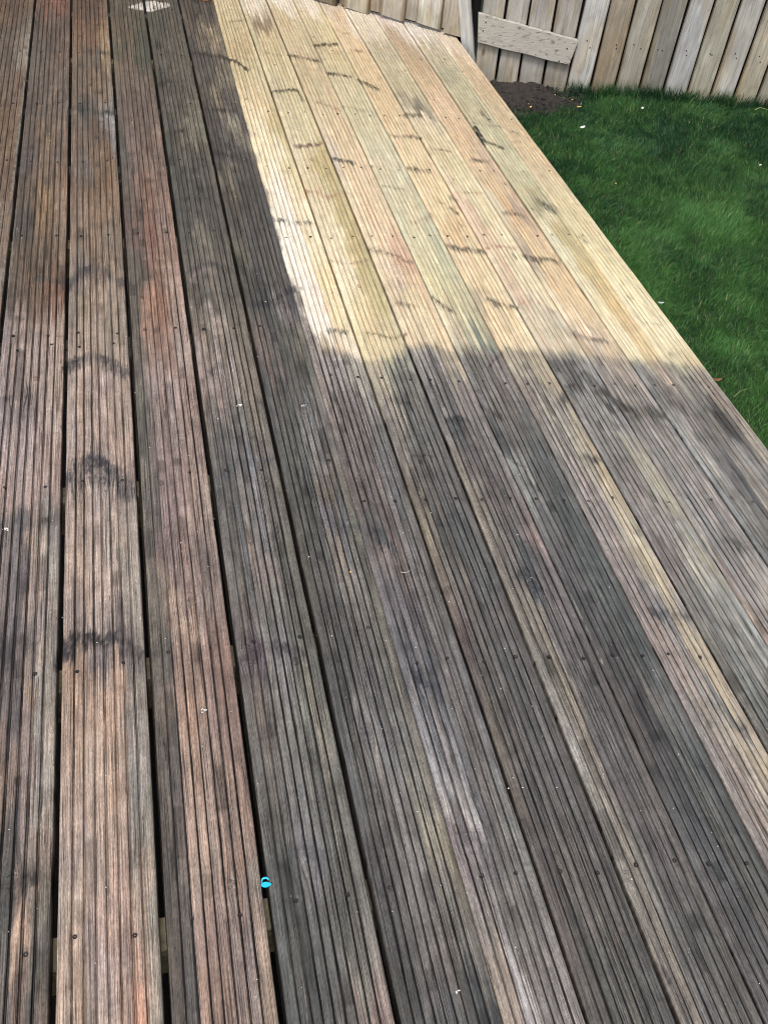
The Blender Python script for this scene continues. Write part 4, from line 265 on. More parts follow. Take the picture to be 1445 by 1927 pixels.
def fence_material():
    m = N('weathered_fence_timber')
    oi = m.t.nodes.new('ShaderNodeObjectInfo')
    tc = m.t.nodes.new('ShaderNodeTexCoord'); sep = m.t.nodes.new('ShaderNodeSeparateXYZ')
    m.l(tc.outputs['Object'], sep.inputs[0])
    M = m.math
    x, y, z = sep.outputs
    r = M('MULTIPLY', oi.outputs['Random'], 37.)
    def nz(sx, sz, d=3, o=0., dist=0.): return m.noise(m.comb(M('MULTIPLY', M('ADD', x, y), sx), r, M('ADD', M('MULTIPLY', z, sz), o)), 1, d, .6, dist)
    a = nz(330., 6., 4); b = nz(70., 2.4, 3, 5., .5); c3 = nz(22., 9., 4, 11., .6); d = nz(14., 3., 2, 31.)
    tone = M('MULTIPLY', M('MULTIPLY', m.rng(a, .3, .7, .86, 1.12), m.rng(b, .3, .7, .82, 1.16)), m.rng(c3, .3, .7, .80, 1.15))
    col = m.mix(1.0, oi.outputs['Color'], m.comb(tone, tone, tone), 'MULTIPLY')
    col = m.mix(m.rng(d, .5, .66, 0, .6), col, m.mix(1.0, col, (.98, .82, .60, 1), 'MULTIPLY'))
    col = m.mix(m.rng(nz(30., 5., 3, 51.), .54, .66, 0, .75), col, m.mix(1.0, col, (1.30, 1.34, 1.38, 1), 'MULTIPLY'))
    # knots
    vo = m.t.nodes.new('ShaderNodeTexVoronoi')
    m.l(m.comb(M('MULTIPLY', M('ADD', x, y), 13.), r, M('MULTIPLY', z, 7.)), vo.inputs['Vector']); vo.inputs['Scale'].default_value = 1
    vc = m.t.nodes.new('ShaderNodeSeparateColor'); m.l(vo.outputs['Color'], vc.inputs[0])
    kn = M('MULTIPLY', m.rng(M('ADD', vo.outputs['Distance'], M('MULTIPLY', M('SUBTRACT', a, .5), .12)), .06, .15, 1, 0, True), m.rng(vc.outputs[0], .55, .6, 0, .75))
    col = m.mix(kn, col, m.mix(1.0, col, (.38, .30, .24, 1), 'MULTIPLY'))
    # water and algae stains creeping in from the edges, heaviest near the ground
    edge = m.rng(M('ADD', M('ABSOLUTE', x), M('MULTIPLY', M('SUBTRACT', nz(40., 7., 3, 81.), .5), .030)), .040, .055, 0, 1, True)
    edge = M('MULTIPLY', edge, m.rng(z, .0, .40, .85, .30))
    col = m.mix(edge, col, m.mix(1.0, col, (.46, .36, .24, 1), 'MULTIPLY'))
    foot = M('MULTIPLY', m.rng(M('ADD', z, M('MULTIPLY', M('SUBTRACT', c3, .5), .12)), .03, .12, .45, 0, True), 1.0)
    col = m.mix(foot, col, m.mix(1.0, col, (.55, .56, .42, 1), 'MULTIPLY'))
    ck = M('ABSOLUTE', M('SUBTRACT', nz(60., 1.2, 2, 71., .4), .5))
    crack = M('MULTIPLY', m.rng(ck, .002, .014, 1, 0, True), .45)
    col = m.mix(crack, col, m.mix(1.0, col, (.3, .26, .22, 1), 'MULTIPLY'))
    m.l(col, m.b.inputs['Base Color'])
    m.b.inputs['Roughness'].default_value = .82
    m.bump(M('SUBTRACT', M('ADD', M('MULTIPLY', a, .5), b), M('MULTIPLY', crack, 1.2)), .6, .0012)
    return m.m

def simple(name, rgb, rough=.6, nscale=40, var=.25, bump=0.0, metal=0.0):
    m = N(name)
    tc = m.t.nodes.new('ShaderNodeTexCoord')
    nz = m.noise(tc.outputs['Object'], nscale, 4, .6)
    t = m.rng(nz, .3, .7, 1 - var, 1 + var)
    c = m.mix(1.0, (*rgb, 1), m.comb(t, t, t), 'MULTIPLY')
    m.l(c, m.b.inputs['Base Color']); m.b.inputs['Roughness'].default_value = rough
    m.b.inputs['Metallic'].default_value = metal
    if bump: m.bump(nz, .6, bump)
    return m.m

def grass_material():
    m = N('lawn_grass_blades')
    m.l(m.attr('Col').outputs['Color'], m.b.inputs['Base Color'])
    m.b.inputs['Roughness'].default_value = .5
    m.b.inputs['Specular IOR Level'].default_value = .3
    tr = m.t.nodes.new('ShaderNodeBsdfTranslucent'); mx = m.t.nodes.new('ShaderNodeMixShader')
    m.l(m.attr('Col').outputs['Color'], tr.inputs[0]); mx.inputs[0].default_value = .28
    m.l(m.b.outputs[0], mx.inputs[1]); m.l(tr.outputs[0], mx.inputs[2]); m.l(mx.outputs[0], m.out.inputs[0])
    return m.m

MD = deck_material(); MF = fence_material(); MG = grass_material()
M_JOIST = simple('damp_joist_timber', (.22, .21, .17), .7, 60, .4, .001)
M_JOIST_P = simple('greened_joist_timber', (.42, .36, .22), .7, 70, .45, .001)
M_SOIL = simple('damp_soil', (.024, .019, .016), .95, 35, .6, .01)
M_UNDER = simple('dark_ground_under_deck', (.018, .016, .013), .95, 20, .4, .01)
M_SCREW = simple('tarnished_screw_steel', (.016, .013, .012), .6, 200, .3, 0, .3)
M_BLUE = simple('cyan_plastic', (.004, .42, .58), .32, 30, .06)
M_WHITE = simple('white_petal', (.55, .57, .54), .6, 300, .1)
M_STRAW = simple('straw_chip', (.62, .42, .13), .7, 300, .25)
M_TERRA = simple('terracotta', (.36, .14, .07), .7, 60, .25)
M_GRIT = simple('pale_grit', (.6, .58, .54), .5, 300, .2)
# ------------------------------------------------------------------ ground
FENCE_A, FENCE_B = np.array((1.53, 3.94)), np.array((2.735, 3.71))      # lawn fence line
SIDE_A, SIDE_B = np.array((0.847, 4.544)), np.array((1.395, 4.11))      # fence across the deck end
FD = (FENCE_B - FENCE_A) / np.linalg.norm(FENCE_B - FENCE_A)
SD = (SIDE_B - SIDE_A) / np.linalg.norm(SIDE_B - SIDE_A)
FN = np.array((-FD[1], FD[0])); SN = np.array((-SD[1], SD[0]))          # point away from the viewer
if FN[1] < 0: FN = -FN
if SN[1] < 0: SN = -SN
LAWN_Z = -0.12

g = [(-40, -40), (60, -40), (60, 60), (-40, 60)]
soil = link('ground', mesh_np('ground', [(x, y, -.36) for x, y in g], [(0, 1, 2, 3)], M_UNDER), kind='structure')

def lawn_height(x, y):
    return LAWN_Z - .022 + .012 * (fbm(x * 3, y * 3, 4) - .5)
# lawn sheet with its real bumps
xs = np.concatenate([np.linspace(1.405, 3.6, 120), np.geomspace(3.65, 40, 30)])
ys = np.concatenate([-np.geomspace(.3, 30, 20)[::-1] , np.linspace(-.25, 4.2, 200), np.geomspace(4.25, 40, 30)])
X, Y = np.meshgrid(xs, ys); Z = lawn_height(X, Y)
nx, ny = len(xs), len(ys)
I = np.arange(nx * ny).reshape(ny, nx)
F = np.stack([I[:-1, :-1], I[:-1, 1:], I[1:, 1:], I[1:, :-1]], -1).reshape(-1, 4)
ml = N('lawn_thatch')
_tc = ml.t.nodes.new('ShaderNodeTexCoord')
_n1 = ml.noise(_tc.outputs['Object'], 9, 4, .6); _n2 = ml.noise(_tc.outputs['Object'], 160, 3, .6)
_c = ml.mix(ml.rng(_n1, .35, .65, 0, 1), (.012, .030, .009, 1), (.020, .042, .012, 1))
_c = ml.mix(ml.rng(_n2, .5, .7, 0, .6), _c, (.035, .032, .016, 1))
ml.l(_c, ml.b.inputs['Base Color']); ml.b.inputs['Roughness'].default_value = .95
ml.bump(_n2, .8, .006)
lawn = link('lawn', mesh_np('lawn', np.stack([X, Y, Z], -1).reshape(-1, 3), F, ml.m, smooth_shade=True), kind='structure')

# bare soil patch in the corner between deck and fence
def soil_patch():
    n = 110; vs = []; fs = []
    c = np.array((1.60, 3.83))
    for r in range(31):
        for i in range(n):
            a = 2 * math.pi * i / n
            rad = (r / 30) * (1 + .75 * (vnoise(math.cos(a) * 3 + 5, math.sin(a) * 3 + 5, 3) - .5))
            x = c[0] + math.cos(a) * rad * .25 - math.sin(a) * rad * .03
            y = c[1] + math.sin(a) * rad * .20
            z = LAWN_Z - .016 + .022 * (1 - (r / 30) ** 2) + .030 * (fbm(x * 45, y * 45, 7) - .5) - (.02 if r == 30 else 0)
            vs.append((x, y, z))
    for r in range(30):
        for i in range(n):
            fs.append((r * n + i, r * n + (i + 1) % n, (r + 1) * n + (i + 1) % n, (r + 1) * n + i))
    return mesh_np('soil_patch', vs, fs, M_SOIL, smooth_shade=True)
link('soil_patch', soil_patch(), kind='structure')
def crumbs():
    q = np.random.default_rng(4); vs = []; fs = []
    for i in range(900):
        a = q.uniform(0, 6.28); d = q.random() ** .6 * 1.15
        x = 1.61 + math.cos(a) * d * .25; y = 3.82 + math.sin(a) * d * .17
        if y > 3.94 - .19 * (x - 1.53) - .02 or x < 1.40: continue
        s = q.uniform(.0015, .007); b0 = len(vs)
        for k in ((1, 0, 0), (-1, 0, 0), (0, 1, 0), (0, -1, 0), (0, 0, 1), (0, 0, -1)):
            vs.append((x + k[0] * s * q.uniform(.6, 1.3), y + k[1] * s * q.uniform(.6, 1.3), LAWN_Z + .002 + k[2] * s * .8))
        for t in ((0, 2, 4), (2, 1, 4), (1, 3, 4), (3, 0, 4), (2, 0, 5), (1, 2, 5), (3, 1, 5), (0, 3, 5)): fs.append([b0 + k for k in t])
    return mesh_np('soil_crumbs', vs, fs, M_SOIL)
link('soil_crumbs', crumbs(), kind='stuff')

# ------------------------------------------------------------------ deck
deck = thing('timber_deck', (0, 0, 0), 'grooved timber deck, brown and grimy with a freshly cleaned pale yellow patch beside the lawn', 'deck')
def gap_x(g, y):
    y = np.clip(y, 0, 4.7)
    if g == -2: return np.full_like(y, -.706)
    if g == -1: return np.full_like(y, -.549)
    if g == 0: return np.full_like(y, -.392) + .00026 * y
    return np.polyval(GAPS[g], y)
GAPW = {-2: .008, -1: .008, 0: .0100, 1: .0095, 2: .0105, 3: .0105, 4: .0085, 5: .0008, 6: .0056, 7: .0064, 8: .0034,
        9: .0036, 10: .0036, 11: .0040, 12: .0050, 13: .0010, 14: 0.0}
def deck_end(x):
    return SIDE_A[1] + (x - SIDE_A[0]) * SD[1] / SD[0] + .06

CX = np.array(CLEAN_X); CY = np.array(CLEAN_Y)
CYS = np.array([np.average(CY[:, 1], weights=np.exp(-((CY[:, 0] - q) / .07) ** 2)) for q in CY[:, 0]])
def clean_mask(x, y, b):
    """1 where the jet washer has been"""
    jag = (fbm(x * 60, y * 7, 3) - .5) * .045 + (fbm(x * 220, y * 4.0, 5) - .5) * .045
    jx = (fbm(x * 20, y * 14, 8) - .5) * .03
    xb = np.interp(y, CX[:, 0], CX[:, 1])
    yb = np.interp(x, CY[:, 0], CYS) + .02
    w = .034
    mx = smooth(-.006, .010, x - xb + jx)
    my = smooth(-w, w, y - yb + jag)
    return mx * my

cols_b = {}
for (b, x, y, r, g_, bl) in COLS:
    cols_b.setdefault(b, []).append((x, y, r, g_, bl))

def idw(px, py, P, C):
    out = np.zeros((len(px), 3)); wt = np.zeros(len(px))
    for (qx, qy), c in zip(P, C):
        sy = .050 + .016 * qy
        d = ((px - qx) / .022) ** 2 + ((py - qy) / sy) ** 2
        w = 1 / (d + .08) ** 2.5
        out += w[:, None] * c; wt += w
    return out / wt[:, None]

KN = np.array(KNOTS)
def board_rows(y0, y1):
    r = [y0]
    y = y0
    while y < y1:
        if y < .12: s = .03
        elif y > 4.65: s = .06
        else: s = .0026 + .0013 * y
        y += s; r.append(min(y, y1))
    return np.array(r)

def make_board(b):
    lo, hi = b, b + 1
    wide = b < 5
    ngr = 7 if wide else 7
    if b in (3, 4): ngr = 8
    width = .150 if wide else .118
    if b == 13: width = .105; ngr = 6
    rs = np.random.default_rng(100 + b)
    # cross-section: (u, z, groove, flag) u in 0..1
    prof = []
    E = .0035 / width
    gw = (.0025 if wide else .0023) / width
    if b in (0, 1): gw = .0038 / width
    if b in (3, 4): gw = .0024 / width
    gd = -.0034 if wide else -.0042
    pitch = (1 - 2 * E) / (ngr + 1)
    prof += [(0, -.028, .7), (0, -.006, .5), (0, -.0022, .25), (E * .35, -.0007, .1), (E, 0, 0)]
    dead = {2: [0, 1], 4: [], 5: []}.get(b, [])           # grooves that are worn away
    for i in range(1, ngr + 1):
        c = E + pitch * i + (rs.random() - .5) * .0012 / width
        w = gw * (1 + (rs.random() - .5) * .5)
        p = (E + pitch * (i - 1)) + gw / 2
        q = c - w / 2
        a0 = prof[-1][0]
        d = gd * (1 + (rs.random() - .5) * .3) * (.35 if (i - 1) in dead else 1)
        for t in (.2, .4, .6, .8): prof.append((a0 + (q - a0) * t, 0, 0))
        prof += [(q - .0003 / width, -.0001, .12), (q + w * .04, d * .85, 1), (q + w * .5, d, .62 if b in (0, 1) else 1), (q + w * .96, d * .85, 1), (q + w + .0003 / width, -.0001, .12)]
    a0 = prof[-1][0]
    for t in (.25, .5, .75): prof.append((a0 + (1 - E - a0) * t, 0, 0))
    prof += [(1 - E, 0, 0), (1 - E * .35, -.0007, .1), (1, -.0022, .25), (1, -.006, .5), (1, -.028, .7)]
    prof = np.array(prof)
    u, pz, pg = prof.T
    y1 = float(deck_end(gap_x(lo, np.array([4.4]))[0]))
    ys = board_rows(-.9, y1 + .02)
    nu, nyy = len(u), len(ys)
    L = gap_x(lo, ys) + GAPW[lo] / 2 + .0012 * (vnoise(ys * 9, ys * 0 + b, 2) - .5)
    R = gap_x(hi, ys) - GAPW[hi] / 2 + .0012 * (vnoise(ys * 9, ys * 0 + b, 4) - .5)
    wob = (vnoise(ys[:, None] * 3.1, np.arange(nu)[None, :] * 0 + b * 3.3, 6) - .5) * .010
    Yv_ = np.repeat(ys[:, None], nu, 1)
    inner = (np.clip(u, E, 1 - E) - E) / (1 - 2 * E)
    U = u[None, :] + wob * (inner * (1 - inner) * 4)[None, :]
    rag = (vnoise(Yv_ * 55, np.arange(nu)[None, :] * 2.7 + b, 98) - .5) * .0007 + (vnoise(Yv_ * 12, np.arange(nu)[None, :] * 1.9 + b, 99) - .5) * .0007
    U = U + rag / width * ((pg > .1) & (u > E) & (u < 1 - E))[None, :]
    X = L[:, None] * (1 - U) + R[:, None] * U
    Yv = np.repeat(ys[:, None], nu, 1)
    # far end is sawn on the slant, following the fence
    ye = deck_end(X)
    Yv = np.minimum(Yv, ye)
    top = (pz > -.004)[None, :]
    gxw = X.copy()
    for kx, ky, kr in KN:
        if kx < L.min() - .03 or kx > R.max() + .03: continue
        dx = X - kx; dy = Yv - ky
        f = np.exp(-(dx / (kr * 2.2)) ** 2 - (dy / (kr * 4.5)) ** 2)
        gxw -= dx * f * .75
        q = np.sqrt((dx / kr) ** 2 + (dy / (kr * 1.5)) ** 2)
        gxw += np.where(q < 1.15, .004 * np.cos(q * 9), 0) * (q < 1.15)
    x_, y_ = X.ravel(), Yv.ravel()
    # ridge height wear
    rid = np.cumsum(np.diff(pg, prepend=0) < -.5)[None, :] + 0 * X
    hz = (fbm(X * 30, Yv * 5, 20 + b) - .5) * .0012 + (vnoise(rid * 3.7, Yv * 2.0, 30) - .5) * .0010
    hz += (fbm(X * 330, Yv * 14, 60 + b, 2) - .5) * .0005
    # ridges chipped and crushed here and there
    chip = smooth(.80, .88, vnoise(rid * 5.1 + b * 9, Yv * 16, 96)) * smooth(.45, .6, vnoise(rid * 3.3 + b, Yv * 2.1, 97))
    cup = (u - .5) ** 2 * .004 * rs.choice([-1, 1])
    Z = pz[None, :] + np.where(pz[None, :] > -.02, hz + cup[None, :] - .0014 * chip * (pz[None, :] > -.001), 0)
    if b >= 5: Z += .0
    cm = clean_mask(x_, y_, b)
    if b < 4: cm[:] = 0
    # colour from the survey, with whitish far-end sheen and glare baked in
    pts = cols_b.get(b)
    if not pts:
        pts = [(x - .15, y, r, g_, bl) for (x, y, r, g_, bl) in cols_b[-1] + [q for q in cols_b[0] if q[1] < 2.3]]
    elif b == -1:
        pts = pts + [(x - .15, y, r, g_, bl) for (x, y, r, g_, bl) in cols_b[0] if y < 2.4]
    P = np.array([(p[0], p[1]) for p in pts]); S = np.array([p[2:] for p in pts], float); mu = S.mean(1, keepdims=True)
    C = alb(np.clip(mu + (S - mu) * np.where(mu > 135, .66, .54 if b < 3 else .42) + np.where(mu > 135, 0, 1) * (np.array([[2.5, 0., -3.]]) if b < 3 else np.array([[1.5, .2, -1.5]])), 20, 252))
    if b in (6, 7, 8, 9, 10):
        tgt = alb((226, 214, 182)); br = (mu[:, 0] > 132)[:, None]
        C = np.where(br, C * .62 + tgt * .38, C)
    pc = clean_mask(P[:, 0], P[:, 1], b) > .5
    if b < 5: pc[:] = False
    # sun-bleached and dirty parts: keep the hue quiet outside the cleaned area
    cm_ = C.mean(1, keepdims=True); C = np.where(pc[:, None], C * np.minimum(1, .50 / C.max(1, keepdims=True)) * np.array([[1, .985, .965]]), cm_ + (C - cm_) * np.where(cm_ > .10, .86, 1))
    ro = (vnoise(rid * 9.7 + b * 3, Yv * .9, 46) - .5).ravel(); ro2 = (vnoise(rid * 6.1 + b * 5, Yv * 2.5, 47) - .5).ravel()
    jx = x_ + (fbm(x_ * 25, y_ * 9, 44) - .5) * .04 + ro * .035; jy = y_ + (fbm(x_ * 120, y_ * 5, 45) - .5) * .22 + ro2 * .16 * (.4 + y_ * .2)
    if pc.any() and not pc.all():
        cd = idw(jx, jy, P[~pc], C[~pc]); cc = idw(jx, jy, P[pc], C[pc])
        rgb = cd * (1 - cm[:, None]) + cc * cm[:, None]
    else:
        rgb = idw(jx, jy, P, C)
        if b == 4: cm[:] = 0
    dirt = 1 - cm
    bright = smooth(.10, .30, rgb.mean(1)); dirt = np.minimum(dirt, 1 - .6 * bright)
    # cleaned wood photographs lighter than its grooves suggest; grime slightly too
    rgb = rgb * np.where(cm > .5, 1.29, 1.0 + (.82 - .20 * smooth(1.9, 2.6, y_)) * smooth(.26, .10, rgb.mean(1)))[:, None]
    rgb = rgb * (1 - .38 * (chip * (1 + 0 * X)).ravel() * dirt)[:, None]
    # per-ridge tint
    rn = (vnoise(rid * 5.3 + b * 7, Yv * 1.2, 50) - .5).ravel()
    rgb *= (1 + .24 * rn * (.4 + .6 * dirt))[:, None]
    rn2 = (vnoise(rid * 8.1 + b * 3, Yv * 2.2, 55) - .5).ravel() * dirt
    rgb *= 1 + np.stack([.10 * rn2, 0 * rn2, -.10 * rn2], 1)
    # surveyed stains, knots and resin marks
    ro3 = (vnoise(rid * 7.3 + b * 3, Yv * 3, 73) - .5).ravel() + (fbm(x_ * 700, y_ * 8, 74, 2) - .5) * 1.4
    rop = vnoise(rid * 11.3 + b * 3, Yv * 6, 75).ravel()
    nz3 = fbm(x_ * 380, y_ * 7, 77) - .5
    nz = fbm(x_ * 160, y_ * 45, 71) - .5; nz2 = fbm(x_ * 420, y_ * 130, 72, 2)
    for (pl, hx, hy, r, g_, bl, op) in STROKES:
        if hy < .012: hx, hy = hx * 1.15, hy * 1.2
        if r > g_ + 35: op = op * .6
        pl = np.array(pl)
        if pl[:, 0].max() < x_.min() - hx or pl[:, 0].min() > x_.max() + hx: continue
        sel = (x_ > pl[:, 0].min() - 3 * hx) & (x_ < pl[:, 0].max() + 3 * hx) & (y_ > pl[:, 1].min() - 3.4 * hy) & (y_ < pl[:, 1].max() + 3.4 * hy)
        if not sel.any(): continue
        sx, sy = x_[sel] / hx, (y_[sel] + ro3[sel] * max(.9 * hy, .005)) / hy
        d = np.full(sel.sum(), 9.); yc = np.zeros(sel.sum())
        for i in range(len(pl) - 1):
            a = np.array((pl[i, 0] / hx, pl[i, 1] / hy)); c = np.array((pl[i + 1, 0] / hx, pl[i + 1, 1] / hy))
            v = c - a; t = np.clip(((sx - a[0]) * v[0] + (sy - a[1]) * v[1]) / max(v @ v, 1e-9), 0, 1)
            dn = np.hypot(sx - a[0] - t * v[0], sy - a[1] - t * v[1])
            yc = np.where(dn < d, sy - a[1] - t * v[1], yc); d = np.minimum(d, dn)
        if hy > .009: d = d * np.where(yc > 0, 1.25, .72) + nz3[sel] * np.where(yc > 0, .5, 1.5)
        f = smooth(1.5, .3, d + nz[sel] * 2.0) * op * (.15 + 1.5 * nz2[sel]) * (.45 + 1.1 * rop[sel]) * (1.05 if hy > .012 else .9)
        f = np.clip(f, 0, 1)
        if hy < .012:      # resin and bruising that fades out round a whorl of small knots
            f = np.maximum(f * smooth(.25, .6, vnoise(x_[sel] * 260, y_[sel] * 90, 78) + .15), smooth(2.6, .2, d + nz[sel] * 2.5 + nz3[sel]) * op * .38 * smooth(.3, .7, nz2[sel]))
        f = f[:, None]
        rgb[sel] = rgb[sel] * (1 - f) + alb(np.array((r, g_, bl)) * .7 + np.array((r + g_ + bl,) * 3) / 3 * .3 + np.array((2, 0, -4)), 1.0) * f
    # blob of white masonry paint spilt over boards at the far end
    px_, py_ = .085, 4.44
    dd = np.abs((x_ - px_) / .092) ** 1.3 + np.abs((y_ - py_ - .22 * (x_ - px_)) / .070) ** 1.3
    f = (smooth(1.05, .85, dd + (fbm(x_ * 90, y_ * 40, 81) - .5) * .5) * (pg[None, :] + 0 * X < .5).ravel() * .92)[:, None]
    rgb = rgb * (1 - f) + alb((205, 198, 190), 1.15) * f
    # groove dirt and painted crease shade, varied along each board
    gmod = pg[None, :] * (.95 + .5 * (fbm(X * 50, Yv * 6, 90) - .35))
    if b < 5: gmod = gmod * (1 - .45 * smooth(2.0, 3.0, Yv)) * (1 - .5 * smooth(.5, .62, fbm(X * 9 + b, Yv * 1.6, 91)))
    else: gmod = gmod * (1 - .35 * smooth(.55, .68, fbm(X * 9 + b, Yv * 1.6, 91)))
    rgb = np.clip(rgb, .004, .80)
    I = np.arange(nyy * nu).reshape(nyy, nu)
    F = np.stack([I[:-1, :-1], I[:-1, 1:], I[1:, 1:], I[1:, :-1]], -1).reshape(-1, 4)
    cen = np.array((float(X.mean()), 0, 0))
    V = np.stack([X - cen[0], Yv, Z], -1).reshape(-1, 3)
    # underside and end caps
    base = len(V)
    capf = []
    V = np.vstack([V]); 
    bot = np.array([[I[0, 0], I[-1, 0], I[-1, -1], I[0, -1]]])
    F = np.vstack([F, bot])
    me = mesh_np('board', V, F, MD, attrs=dict(gx=gxw.ravel() + b * .37, gy=(Yv + b * 1.7).ravel(), groove=np.clip(gmod, 0, 1.1).ravel(), dirt=dirt),
                 colors=rgb, smooth_shade=True)
    bm = bmesh.new(); bm.from_mesh(me); bm.verts.ensure_lookup_table()
    for row in (0, nyy - 1):
        vs = [bm.verts[i] for i in I[row]]
        try: bm.faces.new(vs if row else vs[::-1])
        except ValueError: pass
    bm.to_mesh(me); bm.free()
    o = link('board', me, deck); o.location = cen
    return o, width

boards = {}
for b in range(-2, 14):
    boards[b], _w = make_board(b)

# joists below the boards, seen through the gaps
def joist_y(j, x): return JOISTS[j][0] * x + JOISTS[j][1]
def box_between(name, p0, p1, w, h, mat, parent, top):
    p0 = np.array(p0); p1 = np.array(p1); d = p1 - p0; Ln = np.linalg.norm(d); d /= Ln
    n = np.array((-d[1], d[0]))
    vs = []
    for z in (top - h, top):
        for p in (p0, p1):
            for s in (-1, 1): vs.append((*(p + n * s * w / 2), z))
    f = [(0, 1, 3, 2), (4, 6, 7, 5), (0, 4, 5, 1), (2, 3, 7, 6), (0, 2, 6, 4), (1, 5, 7, 3)]
    me = mesh_np(name, vs, f, mat)
    return link(name, me, parent)
for j in range(len(JOISTS)):
    sl = JOISTS[j][0] * .35
    y0 = JOISTS[j][1]
    xr = 1.375
    ye0, ye1 = y0 + sl * -.72, y0 + sl * xr
    lim = float(deck_end(xr)) - .12
    if y0 > 4.0: xr = (4.544 - y0) / .79 + .80
    w = .040 if j in (5, 6) else .047
    box_between('joist', (-.72, y0 - sl * .72), (xr, y0 + sl * xr), w, .095, M_JOIST_P if j in (8, 9, 1, 4, 7) else M_JOIST, deck, -.0285 - .0004 * j)
# fascia board along the lawn edge
box_between('fascia_board', (1.374, -.9), (1.374, 4.08), .022, .12, M_JOIST, deck, -.032)

# screws: two per board on every joist
def screw_me():
    def f(bm):
        n = 10; r = .0034
        ring0 = [bm.verts.new((r * math.cos(a) , r * math.sin(a), 0)) for a in [2 * math.pi * i / n for i in range(n)]]
        ring1 = [bm.verts.new((r * .72 * math.cos(a), r * .72 * math.sin(a), -.0003)) for a in [2 * math.pi * i / n for i in range(n)]]
        c = bm.verts.new((0, 0, -.0019))
        ring2 = [bm.verts.new((r * .34 * math.cos(a), r * .34 * math.sin(a), -.0004)) for a in [2 * math.pi * i / n for i in range(n)]]
        low = [bm.verts.new((r * .5 * math.cos(a), r * .5 * math.sin(a), -.012)) for a in [2 * math.pi * i / n for i in range(n)]]
        for i in range(n):
            k = (i + 1) % n
            bm.faces.new((ring0[i], ring0[k], ring1[k], ring1[i]))
            bm.faces.new((ring1[i], ring1[k], ring2[k], ring2[i]))
            bm.faces.new((ring2[i], ring2[k], c))
            bm.faces.new((ring0[k], ring0[i], low[i], low[k]))
    return bm_mesh('screw', f, M_SCREW)
SCREW = screw_me()
RIGHT_ROWS = {9: (.555, -.125), 8: (.965, -.14), 7: (1.385, -.135), 5: (1.83, -.16), 4: (2.46, -.05), 3: (2.93, -.08), 2: (3.38, -.1)}
for b in range(-2, 14):
    for j in range(len(JOISTS)):
        if b >= 5:
            if j not in RIGHT_ROWS: continue
            y0, sl = RIGHT_ROWS[j]
        else:
            if j == 6 and b not in (0, 1): continue
            y0, sl = JOISTS[j][1], JOISTS[j][0] * .35
        L = float(gap_x(b, np.array([y0]))[0]); R = float(gap_x(b + 1, np.array([y0]))[0])
        for t in (.24, .76):
            x = L + (R - L) * (t + random.uniform(-.05, .05)); y = y0 + sl * x + random.uniform(-.008, .008)
            if y > deck_end(x) - .05: continue
            o = link('screw', SCREW, boards[b]); o.location = (x - boards[b].location.x, y, random.uniform(.0002, .0009))
            o.rotation_euler = (random.uniform(-.1, .1), random.uniform(-.1, .1), random.uniform(0, 3))
            o.scale = (random.uniform(.95, 1.3),) * 3

# ------------------------------------------------------------------ fences
def plank_mesh(name, w, h, t, mat, lean=0.0, rs=None, bev=.0025, bow=0.0, cut=0.0):
    """upright plank: x across, z up from 0; weathered outline"""
    rs = rs or random.Random(1)
    nseg = 14
    vs = []; fs = []
    for i in range(nseg + 1):
        z = h * i / nseg
        dx = lean * z + bow * math.sin(math.pi * i / nseg)
        e0 = rs.uniform(-.0012, .0012); e1 = rs.uniform(-.0012, .0012)
        zz0 = z + (cut if i == 0 else 0); zz1 = z - (cut if i == 0 else 0)
        a, b_ = -w / 2 + dx + e0, w / 2 + dx + e1
        vs += [(a + bev, -t / 2, zz0), (b_ - bev, -t / 2, zz1), (b_, -t / 2 + bev, zz1), (b_, t / 2, zz1), (a, t / 2, zz0), (a, -t / 2 + bev, zz0)]
    for i in range(nseg):
        for k in range(6):
            a = i * 6 + k; b_ = i * 6 + (k + 1) % 6
            fs.append((a, b_, b_ + 6, a + 6))
    me = mesh_np(name, vs, fs, mat)
    bm = bmesh.new(); bm.from_mesh(me); bm.verts.ensure_lookup_table()
    bm.faces.new([bm.verts[i] for i in range(5, -1, -1)])
    n = nseg * 6
    bm.faces.new([bm.verts[n + i] for i in range(6)])
    bm.to_mesh(me); bm.free()
    return me

def fc(rgb):
    c = np.array(rgb, float); mu = c.mean()
    return (*alb(mu + (c - mu) * .62, 1.16), 1)
FACE_ROT = math.atan2(FD[1], FD[0]); SIDE_ROT = math.atan2(SD[1], SD[0])

lawn_fence = thing('garden_fence', (float(FENCE_A[0]), float(FENCE_A[1]), LAWN_Z), 'tall close-boarded timber fence of weathered grey-tan upright boards behind the lawn', 'fence')
lawn_fence.rotation_euler = (0, 0, FACE_ROT)
tones = [(186, 180, 168), (192, 184, 172), (186, 178, 168), (178, 166, 152), (206, 204, 200), (172, 154, 128), (178, 168, 146), (146, 142, 128),
         (186, 184, 182), (186, 178, 152), (194, 188, 176), (198, 184, 154), (178, 172, 150), (172, 162, 140), (190, 184, 172), (180, 168, 148)]
rr = random.Random(3)
tops = [-.101, .001, .101, .212, .323, .434, .543, .654, .765, .874, .985, 1.094, 1.20]
while tops[-1] < 6: tops.append(tops[-1] + .1085)
for i in range(len(tops) - 1):
    x0, x1 = tops[i], tops[i + 1]
    w = (x1 - x0) - .0115
    lean = -.02 if i <= 3 else -.004
    me = plank_mesh('fence_board', w, 1.82, .016, MF, lean, random.Random(i), bow=rr.uniform(-.003, .003))
    o = link('fence_board', me, lawn_fence)
    o.location = ((x0 + x1) / 2 + (.005 if i < 4 else 0), rr.uniform(-.003, .003), -.03)
    o.rotation_euler = (rr.uniform(-.004, .004), 0, 0)
    k = i % len(tones)
    o.color = fc(tones[k])
NAIL = None
